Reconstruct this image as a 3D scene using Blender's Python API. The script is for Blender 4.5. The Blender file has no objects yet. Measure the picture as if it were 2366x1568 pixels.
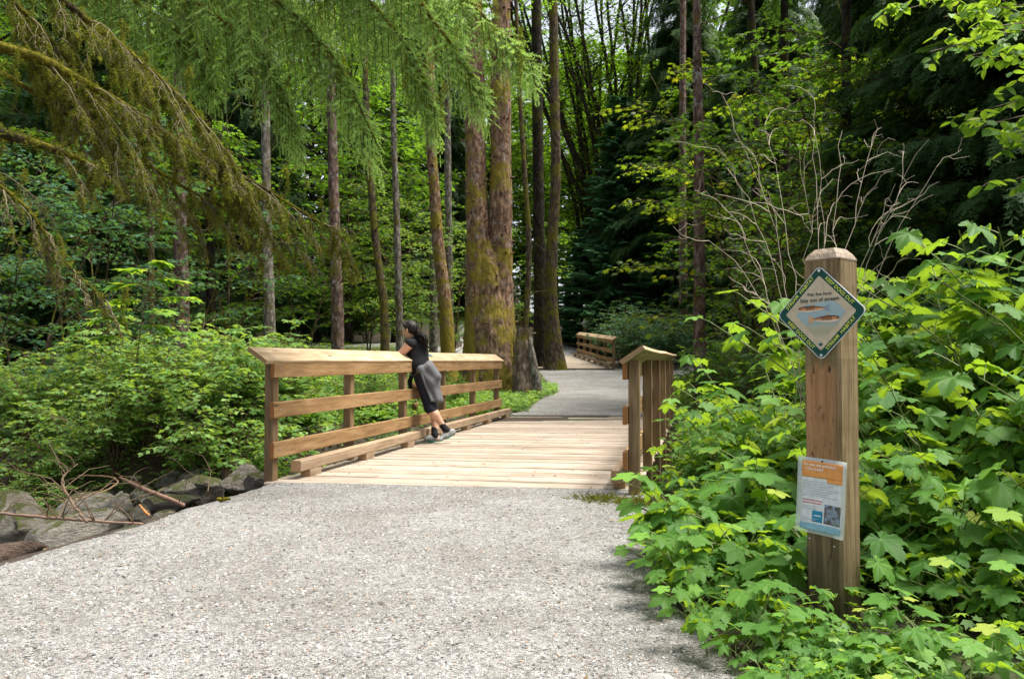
import bpy, math, random
import numpy as np
from mathutils import Vector, Matrix

S = bpy.context.scene
COL = S.collection
RNG = np.random.default_rng(11)
random.seed(5)
PI = math.pi

# ------------------------------------------------------------------ camera, world, sun, exposure
CAM_H = 1.07
PITCH = math.atan(49 / 1840.0)
cam_d = bpy.data.cameras.new('camera'); cam = bpy.data.objects.new('camera', cam_d); COL.objects.link(cam)
cam.location = (0, 0, CAM_H); cam.rotation_euler = (PI / 2 + PITCH, 0, 0)
cam_d.sensor_width = 36; cam_d.lens = 28; cam_d.clip_start = 0.05; cam_d.clip_end = 800
S.camera = cam

SUN_EL, SUN_AZ = math.radians(68), math.radians(84)      # azimuth clockwise from +Y (towards the right, slightly beyond)
w = bpy.data.worlds.new('World'); S.world = w; w.use_nodes = True
nt = w.node_tree; bg = nt.nodes['Background']
sky = nt.nodes.new('ShaderNodeTexSky'); sky.sky_type = 'NISHITA'; sky.sun_disc = False
sky.sun_elevation = SUN_EL; sky.sun_rotation = SUN_AZ; sky.air_density = 1.0; sky.dust_density = 3.0; sky.ozone_density = 1.0
hs = nt.nodes.new('ShaderNodeHueSaturation'); hs.inputs['Saturation'].default_value = 0.35; hs.inputs['Value'].default_value = 1.0
nt.links.new(sky.outputs[0], hs.inputs['Color']); nt.links.new(hs.outputs[0], bg.inputs[0]); bg.inputs[1].default_value = 0.105
sd = bpy.data.lights.new('sun', 'SUN'); sd.energy = 3.7; sd.angle = math.radians(30); sd.color = (1, .95, .86)
so = bpy.data.objects.new('sun', sd); COL.objects.link(so)
sdir = Vector((math.sin(SUN_AZ) * math.cos(SUN_EL), math.cos(SUN_AZ) * math.cos(SUN_EL), math.sin(SUN_EL)))
so.rotation_euler = sdir.to_track_quat('Z', 'Y').to_euler()
S.view_settings.view_transform = 'Standard'; S.view_settings.look = 'None'
S.view_settings.exposure = 1.36; S.view_settings.gamma = 1.0
S.render.engine = 'CYCLES'
S.cycles.max_bounces = 7; S.cycles.diffuse_bounces = 2; S.cycles.glossy_bounces = 2
S.cycles.transmission_bounces = 4; S.cycles.transparent_max_bounces = 6
S.cycles.caustics_reflective = False; S.cycles.caustics_refractive = False
S.cycles.use_denoising = True

# ------------------------------------------------------------------ small maths
def P(u, v, Y):
    """world point at distance Y in front of the camera, seen at (u, v) of the 2366 x 1568 survey of the place"""
    x = (u - 1183) / 1840.0; y = (784 - v) / 1840.0
    dy = math.cos(PITCH) - y * math.sin(PITCH); dz = math.sin(PITCH) + y * math.cos(PITCH)
    return np.array([x / dy * Y, Y, CAM_H + dz / dy * Y])

def sstep(a, b, x):
    t = np.clip((x - a) / (b - a), 0, 1); return t * t * (3 - 2 * t)

def vnoise(p, seed=0):
    """value noise, p (N,3) -> (N,) in -1..1"""
    p = np.asarray(p, float); i = np.floor(p).astype(np.int64); f = p - i; f = f * f * (3 - 2 * f)
    def h(ix, iy, iz):
        n = (ix * 374761393 + iy * 668265263 + iz * 2147483647 + seed * 1274126177) & 0xffffffff
        n = ((n ^ (n >> 13)) * 1274126177) & 0xffffffff
        n = n ^ (n >> 16)
        return (n & 0xffff) / 32767.5 - 1
    r = 0
    for dx in (0, 1):
        for dy in (0, 1):
            for dz in (0, 1):
                wgt = (f[:, 0] if dx else 1 - f[:, 0]) * (f[:, 1] if dy else 1 - f[:, 1]) * (f[:, 2] if dz else 1 - f[:, 2])
                r = r + wgt * h(i[:, 0] + dx, i[:, 1] + dy, i[:, 2] + dz)
    return r

def n2(x, y, s, seed=0):
    x = np.asarray(x, float); y = np.asarray(y, float)
    q = np.stack([np.ravel(x) * s, np.ravel(y) * s, np.full(x.size, .37)], 1)
    return vnoise(q, seed).reshape(x.shape)

def unit(a):
    a = np.asarray(a, float); return a / np.maximum(np.linalg.norm(a, axis=-1, keepdims=True), 1e-9)

# ------------------------------------------------------------------ mesh building
class MB:
    def __init__(s):
        s.V = []; s.F = []; s.n = 0; s.A = {'v': [], 'e': []}; s.G = []; s.useg = False
    def add(s, V, F, v=0.5, e=0.0, g=None):
        V = np.asarray(V, float).reshape(-1, 3); n = len(V)
        if isinstance(F, np.ndarray): F = [F]
        for f in F: s.F.append(np.asarray(f, np.int64) + s.n)
        s.V.append(V); s.n += n
        s.A['v'].append(np.broadcast_to(np.asarray(v, float), (n,)).copy()); s.A['e'].append(np.broadcast_to(np.asarray(e, float), (n,)).copy())
        if g is not None: s.useg = True
        s.G.append(np.zeros((n, 3)) if g is None else np.asarray(g, float))
        return s
    def build(s, name, mat, parent=None, smooth=True):
        me = bpy.data.meshes.new(name)
        V = np.concatenate(s.V); me.vertices.add(len(V)); me.vertices.foreach_set('co', V.ravel())
        loops = np.concatenate([f.ravel() for f in s.F])
        tot = np.concatenate([np.full(len(f), f.shape[1]) for f in s.F])
        start = np.concatenate([[0], np.cumsum(tot)[:-1]])
        me.loops.add(len(loops)); me.loops.foreach_set('vertex_index', loops.astype(np.int32))
        me.polygons.add(len(tot)); me.polygons.foreach_set('loop_start', start.astype(np.int32))
        try: me.polygons.foreach_set('loop_total', tot.astype(np.int32))
        except Exception: pass
        me.polygons.foreach_set('use_smooth', np.full(len(tot), smooth))
        for k in ('v', 'e'):
            a = me.attributes.new(k, 'FLOAT', 'POINT'); a.data.foreach_set('value', np.concatenate(s.A[k]).astype(np.float32))
        if s.useg:
            a = me.attributes.new('g', 'FLOAT_VECTOR', 'POINT'); a.data.foreach_set('vector', np.concatenate(s.G).astype(np.float32).ravel())
        me.update(calc_edges=True)
        if mat: me.materials.append(mat)
        o = bpy.data.objects.new(name, me); COL.objects.link(o)
        if parent is not None: o.parent = parent
        return o

def empty(name, loc=(0, 0, 0), rz=0.0):
    o = bpy.data.objects.new(name, None); COL.objects.link(o); o.location = [float(c) for c in loc]; o.rotation_euler = (0, 0, rz); o.empty_display_size = .2
    return o
def tag(o, label=None, cat=None, group=None, kind=None):
    if label: o['label'] = label
    if cat: o['category'] = cat
    if group: o['group'] = group
    if kind: o['kind'] = kind
    return o
def copy_tree(o, loc, rz=0.0, sc=1.0, label=None, rx=0.0, ry=0.0):
    c = o.copy(); COL.objects.link(c); c.location = [float(a) for a in loc]; c.rotation_euler = (rx, ry, rz)
    c.scale = (sc, sc, sc) if np.isscalar(sc) else sc
    if label: c['label'] = label
    for ch in list(o.children):
        d = ch.copy(); COL.objects.link(d); d.parent = c
        for g in list(ch.children):
            e = g.copy(); COL.objects.link(e); e.parent = d
    return c

def tube(pts, rad, sides=6, cap=True):
    """swept tube; returns V, [quads, (caps)]"""
    pts = np.asarray(pts, float); n = len(pts); rad = np.broadcast_to(np.asarray(rad, float), (n,))
    t = unit(np.gradient(pts, axis=0)); up = np.array([0, 0, 1.0]) if abs(t[0, 2]) < .9 else np.array([1.0, 0, 0])
    xs = []; x = unit(np.cross(up, t[0]))
    for k in range(n):
        x = unit(x - t[k] * np.dot(x, t[k])); xs.append(x)
    xs = np.array(xs); ys = np.cross(t, xs)
    a = np.arange(sides) * 2 * PI / sides
    V = pts[:, None, :] + rad[:, None, None] * (np.cos(a)[None, :, None] * xs[:, None, :] + np.sin(a)[None, :, None] * ys[:, None, :])
    i = np.arange(n - 1)[:, None] * sides; j = np.arange(sides)[None, :]; j2 = (j + 1) % sides
    Q = np.stack([i + j, i + j2, i + sides + j2, i + sides + j], -1).reshape(-1, 4)
    F = [Q]
    if cap: F += [np.arange(sides)[::-1][None, :], (np.arange(sides) + (n - 1) * sides)[None, :]]
    return V.reshape(-1, 3), F

def curve(p0, p1, p2=None, n=8):
    t = np.linspace(0, 1, n)[:, None]; p0, p1 = np.asarray(p0, float), np.asarray(p1, float)
    if p2 is None: return p0 + (p1 - p0) * t
    p2 = np.asarray(p2, float); return (1 - t) ** 2 * p0 + 2 * t * (1 - t) * p1 + t * t * p2
def spline(P0, n=24):
    """Catmull-Rom through points"""
    Q = np.asarray(P0, float); Q = np.vstack([2 * Q[0] - Q[1], Q, 2 * Q[-1] - Q[-2]]); m = len(Q) - 3; out = []
    for s in np.linspace(0, m - 1e-6, n):
        i = int(s); t = s - i; a, b, c, d = Q[i:i + 4]
        out.append(.5 * ((2 * b) + (-a + c) * t + (2 * a - 5 * b + 4 * c - d) * t * t + (-a + 3 * b - 3 * c + d) * t ** 3))
    return np.array(out)

def prism(poly, p0, p1, up=(0, 0, 1), segs=1, v=.5, bow=None):
    """cross-section polygon (side, up) swept from p0 to p1; ends are separate vertices with e = 1. returns dict for MB.add"""
    p0, p1 = np.asarray(p0, float), np.asarray(p1, float); L = np.linalg.norm(p1 - p0); d = (p1 - p0) / L
    upv = np.asarray(up, float); upv = unit(upv - d * np.dot(d, upv)); sd_ = np.cross(d, upv)
    poly = np.asarray(poly, float); k = len(poly); V = []; G = []
    off = RNG.random(3) * 40
    for i in range(segs + 1):
        t = i / segs; c = p0 + (p1 - p0) * t
        if bow is not None: c = c + bow(t)
        V.append(c + poly[:, :1] * sd_ + poly[:, 1:] * upv); G.append(np.c_[np.full(k, t * L), poly] + off)
    V0 = V[0].copy(); V1 = V[-1].copy(); g0 = G[0].copy(); g1 = G[-1].copy()
    i = np.arange(segs)[:, None] * k; j = np.arange(k)[None, :]; j2 = (j + 1) % k
    Q = np.stack([i + j, i + k + j, i + k + j2, i + j2], -1).reshape(-1, 4)
    nv = (segs + 1) * k
    F = [Q, (nv + np.arange(k))[None, :], (nv + k + np.arange(k))[::-1][None, :]]
    VV = np.concatenate(V + [V0, V1]); GG = np.concatenate(G + [g0, g1]); E = np.r_[np.zeros(nv), np.ones(2 * k)]
    return dict(V=VV, F=F, v=v, e=E, g=GG)
def rect(w_, h_, c=.004):
    a, b = w_ / 2, h_ / 2
    return [(-a + c, -b), (a - c, -b), (a, -b + c), (a, b - c), (a - c, b), (-a + c, b), (-a, b - c), (-a, -b + c)]

def box(mb, c, s, **kw):
    c = np.asarray(c, float); s = np.asarray(s, float) / 2
    V = np.array([[x, y, z] for x in (-1, 1) for y in (-1, 1) for z in (-1, 1)]) * s + c
    F = np.array([[0, 1, 3, 2], [4, 6, 7, 5], [0, 4, 5, 1], [2, 3, 7, 6], [0, 2, 6, 4], [1, 5, 7, 3]])
    mb.add(V, F, **kw)

def instance(tv, tf, tval, pos, X, Z, scale):
    """place template (tv verts, tf list of face arrays) n times; X forward dirs, Z normals (n,3)"""
    X = unit(X); Z = unit(Z - X * np.sum(X * Z, 1, keepdims=True)); Yv = np.cross(Z, X)
    R = np.stack([X, Yv, Z], 2); scale = np.asarray(scale, float)
    if scale.ndim == 1: scale = scale[:, None]
    V = np.einsum('nij,mj->nmi', R * (scale[:, None, :] if scale.shape[1] == 3 else scale[:, :, None]), tv) + pos[:, None, :]
    n, m = len(pos), len(tv); off = (np.arange(n) * m)[:, None, None]
    F = [(f[None] + off).reshape(-1, f.shape[1]) for f in tf]
    return V.reshape(-1, 3), F

# ------------------------------------------------------------------ surface nets (smooth bodies from distance fields)
def surface_nets(F, org, h):
    ins = F < 0; nx, ny, nz = F.shape
    c = np.zeros((nx - 1, ny - 1, nz - 1), int)
    for dx in (0, 1):
        for dy in (0, 1):
            for dz in (0, 1): c += ins[dx:nx - 1 + dx, dy:ny - 1 + dy, dz:nz - 1 + dz]
    act = (c > 0) & (c < 8); idx = -np.ones(act.shape, np.int64); cells = np.argwhere(act); idx[act] = np.arange(len(cells))
    acc = np.zeros((len(cells), 3)); cnt = np.zeros(len(cells))
    cor = [(a, b, d) for a in (0, 1) for b in (0, 1) for d in (0, 1)]
    for a in cor:
        for b in cor:
            if sum(abs(np.subtract(a, b))) == 1 and a < b:
                fa = F[cells[:, 0] + a[0], cells[:, 1] + a[1], cells[:, 2] + a[2]]; fb = F[cells[:, 0] + b[0], cells[:, 1] + b[1], cells[:, 2] + b[2]]
                m = (fa < 0) != (fb < 0); t = np.where(m, fa / np.where(m, fa - fb, 1), 0)
                acc[m] += (np.array(a) + t[:, None] * (np.array(b) - np.array(a)))[m]; cnt[m] += 1
    V = (cells + acc / cnt[:, None]) * h + org
    Q = []
    for ax in range(3):
        o1, o2 = [(1, 2), (2, 0), (0, 1)][ax]
        sl0 = [slice(1, -1)] * 3; sl0[ax] = slice(0, -1); sl1 = list(sl0); sl1[ax] = slice(1, None)
        A = ins[tuple(sl0)]; B = ins[tuple(sl1)]; e = np.argwhere(A != B)
        if len(e) == 0: continue
        base = e.copy(); base[:, o1] += 1; base[:, o2] += 1
        flip = A[e[:, 0], e[:, 1], e[:, 2]]
        def cid(d1, d2):
            q = base.copy(); q[:, o1] -= d1; q[:, o2] -= d2
            return idx[q[:, 0], q[:, 1], q[:, 2]]
        q = np.stack([cid(1, 1), cid(0, 1), cid(0, 0), cid(1, 0)], 1)
        q[~flip] = q[~flip][:, ::-1]; Q.append(q)
    Q = np.concatenate(Q); Q = Q[(Q >= 0).all(1)]
    return V, Q

class SDF:
    def __init__(s, lo, hi, h=.006):
        s.lo = np.asarray(lo, float); s.h = h; s.n = np.ceil((np.asarray(hi) - s.lo) / h).astype(int) + 1
        s.F = np.full(s.n, 1.0); s.ax = [s.lo[i] + np.arange(s.n[i]) * h for i in range(3)]
    def win(s, lo, hi):
        a = np.clip(np.floor((np.asarray(lo) - s.lo) / s.h).astype(int), 0, s.n - 1); b = np.clip(np.ceil((np.asarray(hi) - s.lo) / s.h).astype(int) + 1, 1, s.n)
        sl = tuple(slice(x, y) for x, y in zip(a, b))
        X, Y, Z = np.meshgrid(*[s.ax[i][sl[i]] for i in range(3)], indexing='ij'); return sl, np.stack([X, Y, Z], -1)
    def blend(s, sl, d, k):
        f = s.F[sl]; hh = np.clip(.5 + .5 * (f - d) / k, 0, 1); s.F[sl] = f * (1 - hh) + d * hh - k * hh * (1 - hh)
    def cone(s, a, b, ra, rb, k=.02, flat=None):
        """flat = (dir, factor): squash the section along dir"""
        a, b = np.asarray(a, float), np.asarray(b, float); m = max(ra, rb) * 1.6 + k + .02
        sl, X = s.win(np.minimum(a, b) - m, np.maximum(a, b) + m); ab = b - a
        t = np.clip(((X - a) @ ab) / max(ab @ ab, 1e-9), 0, 1); q = X - (a + t[..., None] * ab)
        if flat is not None:
            dd = unit(np.asarray(flat[0], float)); c = q @ dd; q = q + (c * (1 / flat[1] - 1))[..., None] * dd
        s.blend(sl, np.linalg.norm(q, axis=-1) - (ra + t * (rb - ra)), k); return s
    def ell(s, c, R, rad, k=.02):
        """R: 3x3 columns axes"""
        c = np.asarray(c, float); rad = np.asarray(rad, float); m = rad.max() + k + .03; sl, X = s.win(c - m, c + m)
        q = ((X - c) @ np.asarray(R)) / rad; l = np.linalg.norm(q, axis=-1); s.blend(sl, (l - 1) * rad.min(), k); return s
    def cut(s, p, n):
        """remove what lies on the side n points to"""
        n = unit(np.asarray(n, float)); X, Y, Z = np.meshgrid(*s.ax, indexing='ij')
        s.F = np.maximum(s.F, (X - p[0]) * n[0] + (Y - p[1]) * n[1] + (Z - p[2]) * n[2]); return s
    def sub(s, G, k=0): s.F = np.maximum(s.F, -G); return s
    def build(s, name, mat, parent=None):
        s.F[0] = s.F[-1] = 1; s.F[:, 0] = s.F[:, -1] = 1; s.F[:, :, 0] = s.F[:, :, -1] = 1
        V, Q = surface_nets(s.F, s.lo, s.h); mb = MB(); mb.add(V, Q); return mb.build(name, mat, parent)

# ------------------------------------------------------------------ material helper
def newmat(name):
    m = bpy.data.materials.new(name); m.use_nodes = True; nt = m.node_tree
    return m, nt, nt.nodes['Principled BSDF'], nt.nodes['Material Output']
def nd(nt, typ, **kw):
    n = nt.nodes.new('ShaderNode' + typ)
    for k, val in kw.items():
        if k.startswith('i_'):
            key = k[2:]; key = int(key) if key.isdigit() else key.replace('_', ' ')
            n.inputs[key].default_value = val
        else: setattr(n, k, val)
    return n
def lk(nt, a, b): nt.links.new(a, b)
def ramp(nt, stops, src=None, interp='LINEAR'):
    r = nt.nodes.new('ShaderNodeValToRGB'); cr = r.color_ramp; cr.interpolation = interp
    while len(cr.elements) < len(stops): cr.elements.new(.5)
    for e, (p, c) in zip(cr.elements, stops): e.position = p; e.color = (*c, 1) if len(c) == 3 else c
    if src is not None: nt.links.new(src, r.inputs[0])
    return r
def mix(nt, a, b, f, mode='MIX'):
    m = nt.nodes.new('ShaderNodeMix'); m.data_type = 'RGBA'; m.blend_type = mode
    for sock, val in ((m.inputs[0], f), (m.inputs[6], a), (m.inputs[7], b)):
        if hasattr(val, 'links') or isinstance(val, bpy.types.NodeSocket): nt.links.new(val, sock)
        else: sock.default_value = val if not isinstance(val, tuple) else ((*val, 1) if len(val) == 3 else val)
    return m.outputs[2]
def noise(nt, scale, vec=None, detail=4, rough=.55, dist=0):
    n = nd(nt, 'TexNoise'); n.inputs['Scale'].default_value = scale; n.inputs['Detail'].default_value = detail
    n.inputs['Roughness'].default_value = rough; n.inputs['Distortion'].default_value = dist
    if vec is not None: nt.links.new(vec, n.inputs['Vector'])
    return n
def bump(nt, h, strength, dist, bsdf=None):
    b = nd(nt, 'Bump'); b.inputs['Strength'].default_value = strength; b.inputs['Distance'].default_value = dist
    nt.links.new(h, b.inputs['Height'])
    if bsdf is not None: nt.links.new(b.outputs[0], bsdf.inputs['Normal'])
    return b
def plain(name, col, rough=.6, spec=.4, metal=0, bumpy=0, bscale=40):
    m, nt, b, o = newmat(name); b.inputs['Roughness'].default_value = rough; b.inputs['Specular IOR Level'].default_value = spec; b.inputs['Metallic'].default_value = metal
    tc = nd(nt, 'TexCoord'); n = noise(nt, bscale, tc.outputs['Object'], 3)
    c = ramp(nt, [(.3, tuple(x * .86 for x in col)), (.7, tuple(min(1, x * 1.1) for x in col))], n.outputs[0]); lk(nt, c.outputs[0], b.inputs['Base Color'])
    if bumpy: bump(nt, n.outputs[0], bumpy, .01, b)
    return m
def leafmat(name, dark, light, trans=.4, tcol=None, rough=.5, vein=None, spec=.2, odd=None):
    """colour from the per-leaf value v; thin leaf that also lets light through"""
    m, nt, b, out = newmat(name)
    at = nd(nt, 'Attribute'); at.attribute_name = 'v'
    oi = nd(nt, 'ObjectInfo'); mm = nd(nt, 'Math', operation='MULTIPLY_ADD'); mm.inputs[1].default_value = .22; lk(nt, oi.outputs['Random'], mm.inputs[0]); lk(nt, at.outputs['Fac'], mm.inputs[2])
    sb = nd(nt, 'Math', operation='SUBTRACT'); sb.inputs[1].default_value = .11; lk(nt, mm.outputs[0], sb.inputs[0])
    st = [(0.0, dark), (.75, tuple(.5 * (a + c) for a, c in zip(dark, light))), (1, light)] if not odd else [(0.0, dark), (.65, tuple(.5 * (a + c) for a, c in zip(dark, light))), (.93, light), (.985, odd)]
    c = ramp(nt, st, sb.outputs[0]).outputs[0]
    if vein:
        e = nd(nt, 'Attribute'); e.attribute_name = 'e'; f = ramp(nt, [(.72, (0, 0, 0)), (1, (1, 1, 1))], e.outputs['Fac'])
        c = mix(nt, c, vein, f.outputs[0])
        bump(nt, e.outputs['Fac'], .5, .004, b)
    lk(nt, c, b.inputs['Base Color']); b.inputs['Roughness'].default_value = rough; b.inputs['Specular IOR Level'].default_value = spec
    tr = nd(nt, 'BsdfTranslucent'); t2 = mix(nt, c, tcol or (.45, .55, .02), .55); g = nd(nt, 'HueSaturation'); g.inputs['Value'].default_value = 1.5; lk(nt, t2, g.inputs['Color']); lk(nt, g.outputs[0], tr.inputs[0])
    ms = nd(nt, 'MixShader'); ms.inputs[0].default_value = trans; lk(nt, b.outputs[0], ms.inputs[1]); lk(nt, tr.outputs[0], ms.inputs[2]); lk(nt, ms.outputs[0], out.inputs[0])
    return m
# ------------------------------------------------------------------ bridge frame
BA = math.atan(437 / 1840.0); BO = np.array([-2.14, 7.1, 0.0]); BP = np.array([math.cos(BA), -math.sin(BA), 0]); BE = np.array([math.sin(BA), math.cos(BA), 0])
def B(t, s, z): return BO + BP * t + BE * s + np.array([0, 0, z])

# ------------------------------------------------------------------ terrain
GUL = np.array([(7, 4.9), (3.2, 6.0), (1.3, 6.6), (-2.05, 7.1), (-2.28, 6.2), (-2.66, 4.3), (-3.05, 3.2), (-3.8, 1.0), (-4.5, -3), (-40, -3), (-40, 9.0), (-8, 9.6), (-4.8, 10.3), (-2.9, 12.0), (-1.1, 14.0), (2.4, 14.5), (4.2, 13.0), (8, 11.5), (40, 9), (40, 4)])
def poly_sd(x, y, poly):
    x = np.asarray(x, float); y = np.asarray(y, float); d = np.full(x.shape, 1e9); ins = np.zeros(x.shape, bool); n = len(poly)
    for i in range(n):
        ax, ay = poly[i]; bx, by = poly[(i + 1) % n]; ex, ey = bx - ax, by - ay
        t = np.clip(((x - ax) * ex + (y - ay) * ey) / (ex * ex + ey * ey), 0, 1); d = np.minimum(d, np.hypot(x - ax - t * ex, y - ay - t * ey))
        c = ((ay > y) != (by > y)) & (x < (bx - ax) * (y - ay) / (by - ay + 1e-12) + ax); ins ^= c
    return np.where(ins, d, -d)
def H(x, y):
    x = np.asarray(x, float); y = np.asarray(y, float)
    z = .05 * np.maximum(y - 16, 0) - .05 * np.maximum(y - 40, 0)
    z = z + .75 * sstep(24, 34, y) * sstep(.5, 5, -x)
    z = z + .14 * np.maximum(y - 38, 0) * sstep(38, 46, y) * (.45 + .55 * sstep(6, -2, x))
    z = z + .25 * sstep(4, 9, x) * sstep(2, 6, y) + .5 * sstep(9, 20, x)
    z = z + (.10 * n2(x, y, .35) + .04 * n2(x, y, 1.3, 3)) * sstep(8, 22, y) * (1 - .9 * sstep(4.5, 2.5, np.abs(x - 2.2)) * sstep(34, 30, y))
    sd_ = poly_sd(x, y, GUL) + .08 * n2(x, y, 1.1, 5)
    g = sstep(0, .75, sd_); z = z * (1 - g) + g * (-.86 + .09 * n2(x, y, .8, 8) + .05 * n2(x, y, 2.7, 9))
    z = z - .9 * sstep(-3.5, -6.5, y) * 0
    return z
def Hs(x, y): return float(H(np.array([x]), np.array([y]))[0])

def mat_ground():
    m, nt, b, o = newmat('forest_floor'); tc = nd(nt, 'TexCoord'); b.inputs['Roughness'].default_value = .95
    n1 = noise(nt, .8, tc.outputs['Object'], 6, .6); n2_ = noise(nt, 14, tc.outputs['Object'], 6, .7); n3 = noise(nt, 60, tc.outputs['Object'], 3)
    c1 = ramp(nt, [(.3, (.022, .015, .009)), (.55, (.05, .035, .022)), (.75, (.09, .066, .044))], n2_.outputs[0])
    c2 = ramp(nt, [(.3, (.02, .035, .008)), (.7, (.05, .085, .02))], n3.outputs[0])
    f = ramp(nt, [(.52, (0, 0, 0)), (.62, (1, 1, 1))], n1.outputs[0])
    lk(nt, mix(nt, c1.outputs[0], c2.outputs[0], f.outputs[0]), b.inputs['Base Color']); bump(nt, n2_.outputs[0], .8, .05, b); return m
def mat_gravel():
    m, nt, b, o = newmat('crushed_gravel'); tc = nd(nt, 'TexCoord'); b.inputs['Roughness'].default_value = .85; b.inputs['Specular IOR Level'].default_value = .3
    v1 = nd(nt, 'TexVoronoi'); v1.inputs['Scale'].default_value = 125; lk(nt, tc.outputs['Object'], v1.inputs['Vector'])
    v2 = nd(nt, 'TexVoronoi'); v2.inputs['Scale'].default_value = 230; lk(nt, tc.outputs['Object'], v2.inputs['Vector'])
    sp = nd(nt, 'SeparateColor'); lk(nt, v1.outputs['Color'], sp.inputs[0])
    c1 = ramp(nt, [(0, (.045, .045, .05)), (.12, (.10, .098, .095)), (.25, (.27, .265, .26)), (.55, (.42, .415, .405)), (.8, (.60, .59, .575)), (.955, (.68, .67, .66)), (.965, (.44, .26, .19)), (1, (.40, .30, .22))], sp.outputs[0], 'LINEAR')
    sp2 = nd(nt, 'SeparateColor'); lk(nt, v2.outputs['Color'], sp2.inputs[0])
    c2 = ramp(nt, [(0, (.08, .08, .08)), (.4, (.36, .355, .34)), (1, (.68, .67, .65))], sp2.outputs[0])
    big = noise(nt, 9, tc.outputs['Object'], 5, .65); fb = ramp(nt, [(.42, (0, 0, 0)), (.6, (1, 1, 1))], big.outputs[0])
    c = mix(nt, c1.outputs[0], c2.outputs[0], fb.outputs[0])
    big2 = noise(nt, 1.3, tc.outputs['Object'], 5, .6); tint = ramp(nt, [(.33, (.72, .70, .66)), (.5, (.87, .86, .84)), (.62, (.98, .98, .98))], big2.outputs[0])
    mid = noise(nt, 26, tc.outputs['Object'], 3, .7); mr_ = ramp(nt, [(.34, (.68, .67, .65)), (.5, (.95, .95, .94)), (.68, (1.1, 1.1, 1.1))], mid.outputs[0]); c = mix(nt, c, mr_.outputs[0], 1.0, 'MULTIPLY')
    lk(nt, mix(nt, c, tint.outputs[0], 1.0, 'MULTIPLY'), b.inputs['Base Color'])
    h = nd(nt, 'Math', operation='ADD'); lk(nt, v1.outputs['Distance'], h.inputs[0]); lk(nt, v2.outputs['Distance'], h.inputs[1])
    bump(nt, h.outputs[0], .9, -.012, b); return m
M_GROUND = mat_ground(); M_GRAVEL = mat_gravel()

def grid(xs, ys, fz):
    X, Y = np.meshgrid(xs, ys); Z = fz(X, Y); V = np.stack([X, Y, Z], -1).reshape(-1, 3); a, b_ = X.shape
    i = np.arange(a - 1)[:, None] * b_ + np.arange(b_ - 1)[None]; Q = np.stack([i, i + 1, i + b_ + 1, i + b_], -1).reshape(-1, 4); return V, Q
def stretch(lo, hi, n, p=2.2, c=0.0):
    t = np.linspace(-1, 1, n); r = np.sign(t) * np.abs(t) ** p; return np.where(r < 0, c + r * (c - lo), c + r * (hi - c))
xs = np.unique(np.concatenate([np.arange(-14, 12, .12), stretch(-220, 220, 80)])); ys = np.unique(np.concatenate([np.arange(-2, 26, .12), np.linspace(26, 60, 60), 60 + 240 * np.linspace(0, 1, 30) ** 2, [-40, -20, -10, -5]]))
mb = MB(); mb.add(*grid(xs, ys, H)); o = mb.build('ground', M_GROUND); tag(o, 'brown forest floor with stream bed and rising wooded slope', 'ground', kind='structure')

def strip(rows, name, label, lift=.012, nx=40, mat=None, edge=.07):
    """rows: (xl, yl, xr, yr) ordered; interpolated smoothly, edges wobble"""
    R = np.array(rows, float); m = 110; t = np.linspace(0, len(R) - 1, m); Q = np.stack([np.interp(t, np.arange(len(R)), R[:, k]) for k in range(4)], 1)
    Q[1:-1, 0] += edge * n2(Q[1:-1, 0], Q[1:-1, 1], 2.1, 21) + .4 * edge * n2(Q[1:-1, 0], Q[1:-1, 1], 9, 22); Q[1:-1, 2] += edge * n2(Q[1:-1, 2], Q[1:-1, 3], 2.1, 23)
    u = np.linspace(0, 1, nx)[None]; X = Q[:, :1] * (1 - u) + Q[:, 2:3] * u; Y = Q[:, 1:2] * (1 - u) + Q[:, 3:4] * u
    Z = H(X, Y) + lift; Z[:, 0] -= .06; Z[:, -1] -= .06; Z[0] -= max(0, lift - .012) + .012; Z[1] -= max(0, lift - .012) * .5
    V = np.stack([X, Y, Z], -1).reshape(-1, 3); i = np.arange(m - 1)[:, None] * nx + np.arange(nx - 1)[None]; F = np.stack([i, i + 1, i + nx + 1, i + nx], -1).reshape(-1, 4)
    mb = MB(); mb.add(V, F); o = mb.build(name, mat or M_GRAVEL); tag(o, label, 'path', kind='structure'); return o
near = [(-4.6, -3, 2.2, -3), (-3.9, 1.0, 1.3, 1.0), (-3.15, 3.2, .95, 2.4), (-2.72, 4.3, .80, 3.6), (-2.5, 5.2, .85, 4.6), (-2.3, 6.2, 1.0, 5.4), (-2.18, 6.72, 1.15, 5.95), (-2.16, 7.0, 1.2, 6.55)]
strip(near, 'gravel_path', 'pale grey crushed gravel path in the foreground')
pc = B(.0, 8.9, 0); pd_ = B(3.25, 9.55, 0)
strip([(pc[0], pc[1], pd_[0], pd_[1]), (-.2, 16.6, 2.6, 16.4), (.25, 18.5, 3.1, 18.6), (.9, 20.8, 3.6, 21), (1.1, 23, 4.4, 24), (1.0, 26, 6.5, 27.5), (.85, 29.3, 8.5, 29.6), (.8, 30.6, 8.8, 31.2)], 'gravel_path', 'grey gravel path between the two footbridges', lift=.03)
strip([(-14, 34.2, -14, 37.0), (-8, 34.5, -8, 37.2), (-4, 35.2, -4.2, 38.0), (-1.9, 36.5, -2.9, 39.0), (-1.3, 39, -2.6, 42), (-1.5, 44, -3.0, 45), (-1.3, 52, -3.6, 52)], 'gravel_path', 'far grey path curving up the slope behind the big trunks', edge=.15)
strip([(.4, 40.6, 4.6, 39.6), (-.4, 46, 4.0, 45), (-3, 54, 1.5, 54)], 'gravel_path', 'grey path beyond the farther footbridge', edge=.1)

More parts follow.
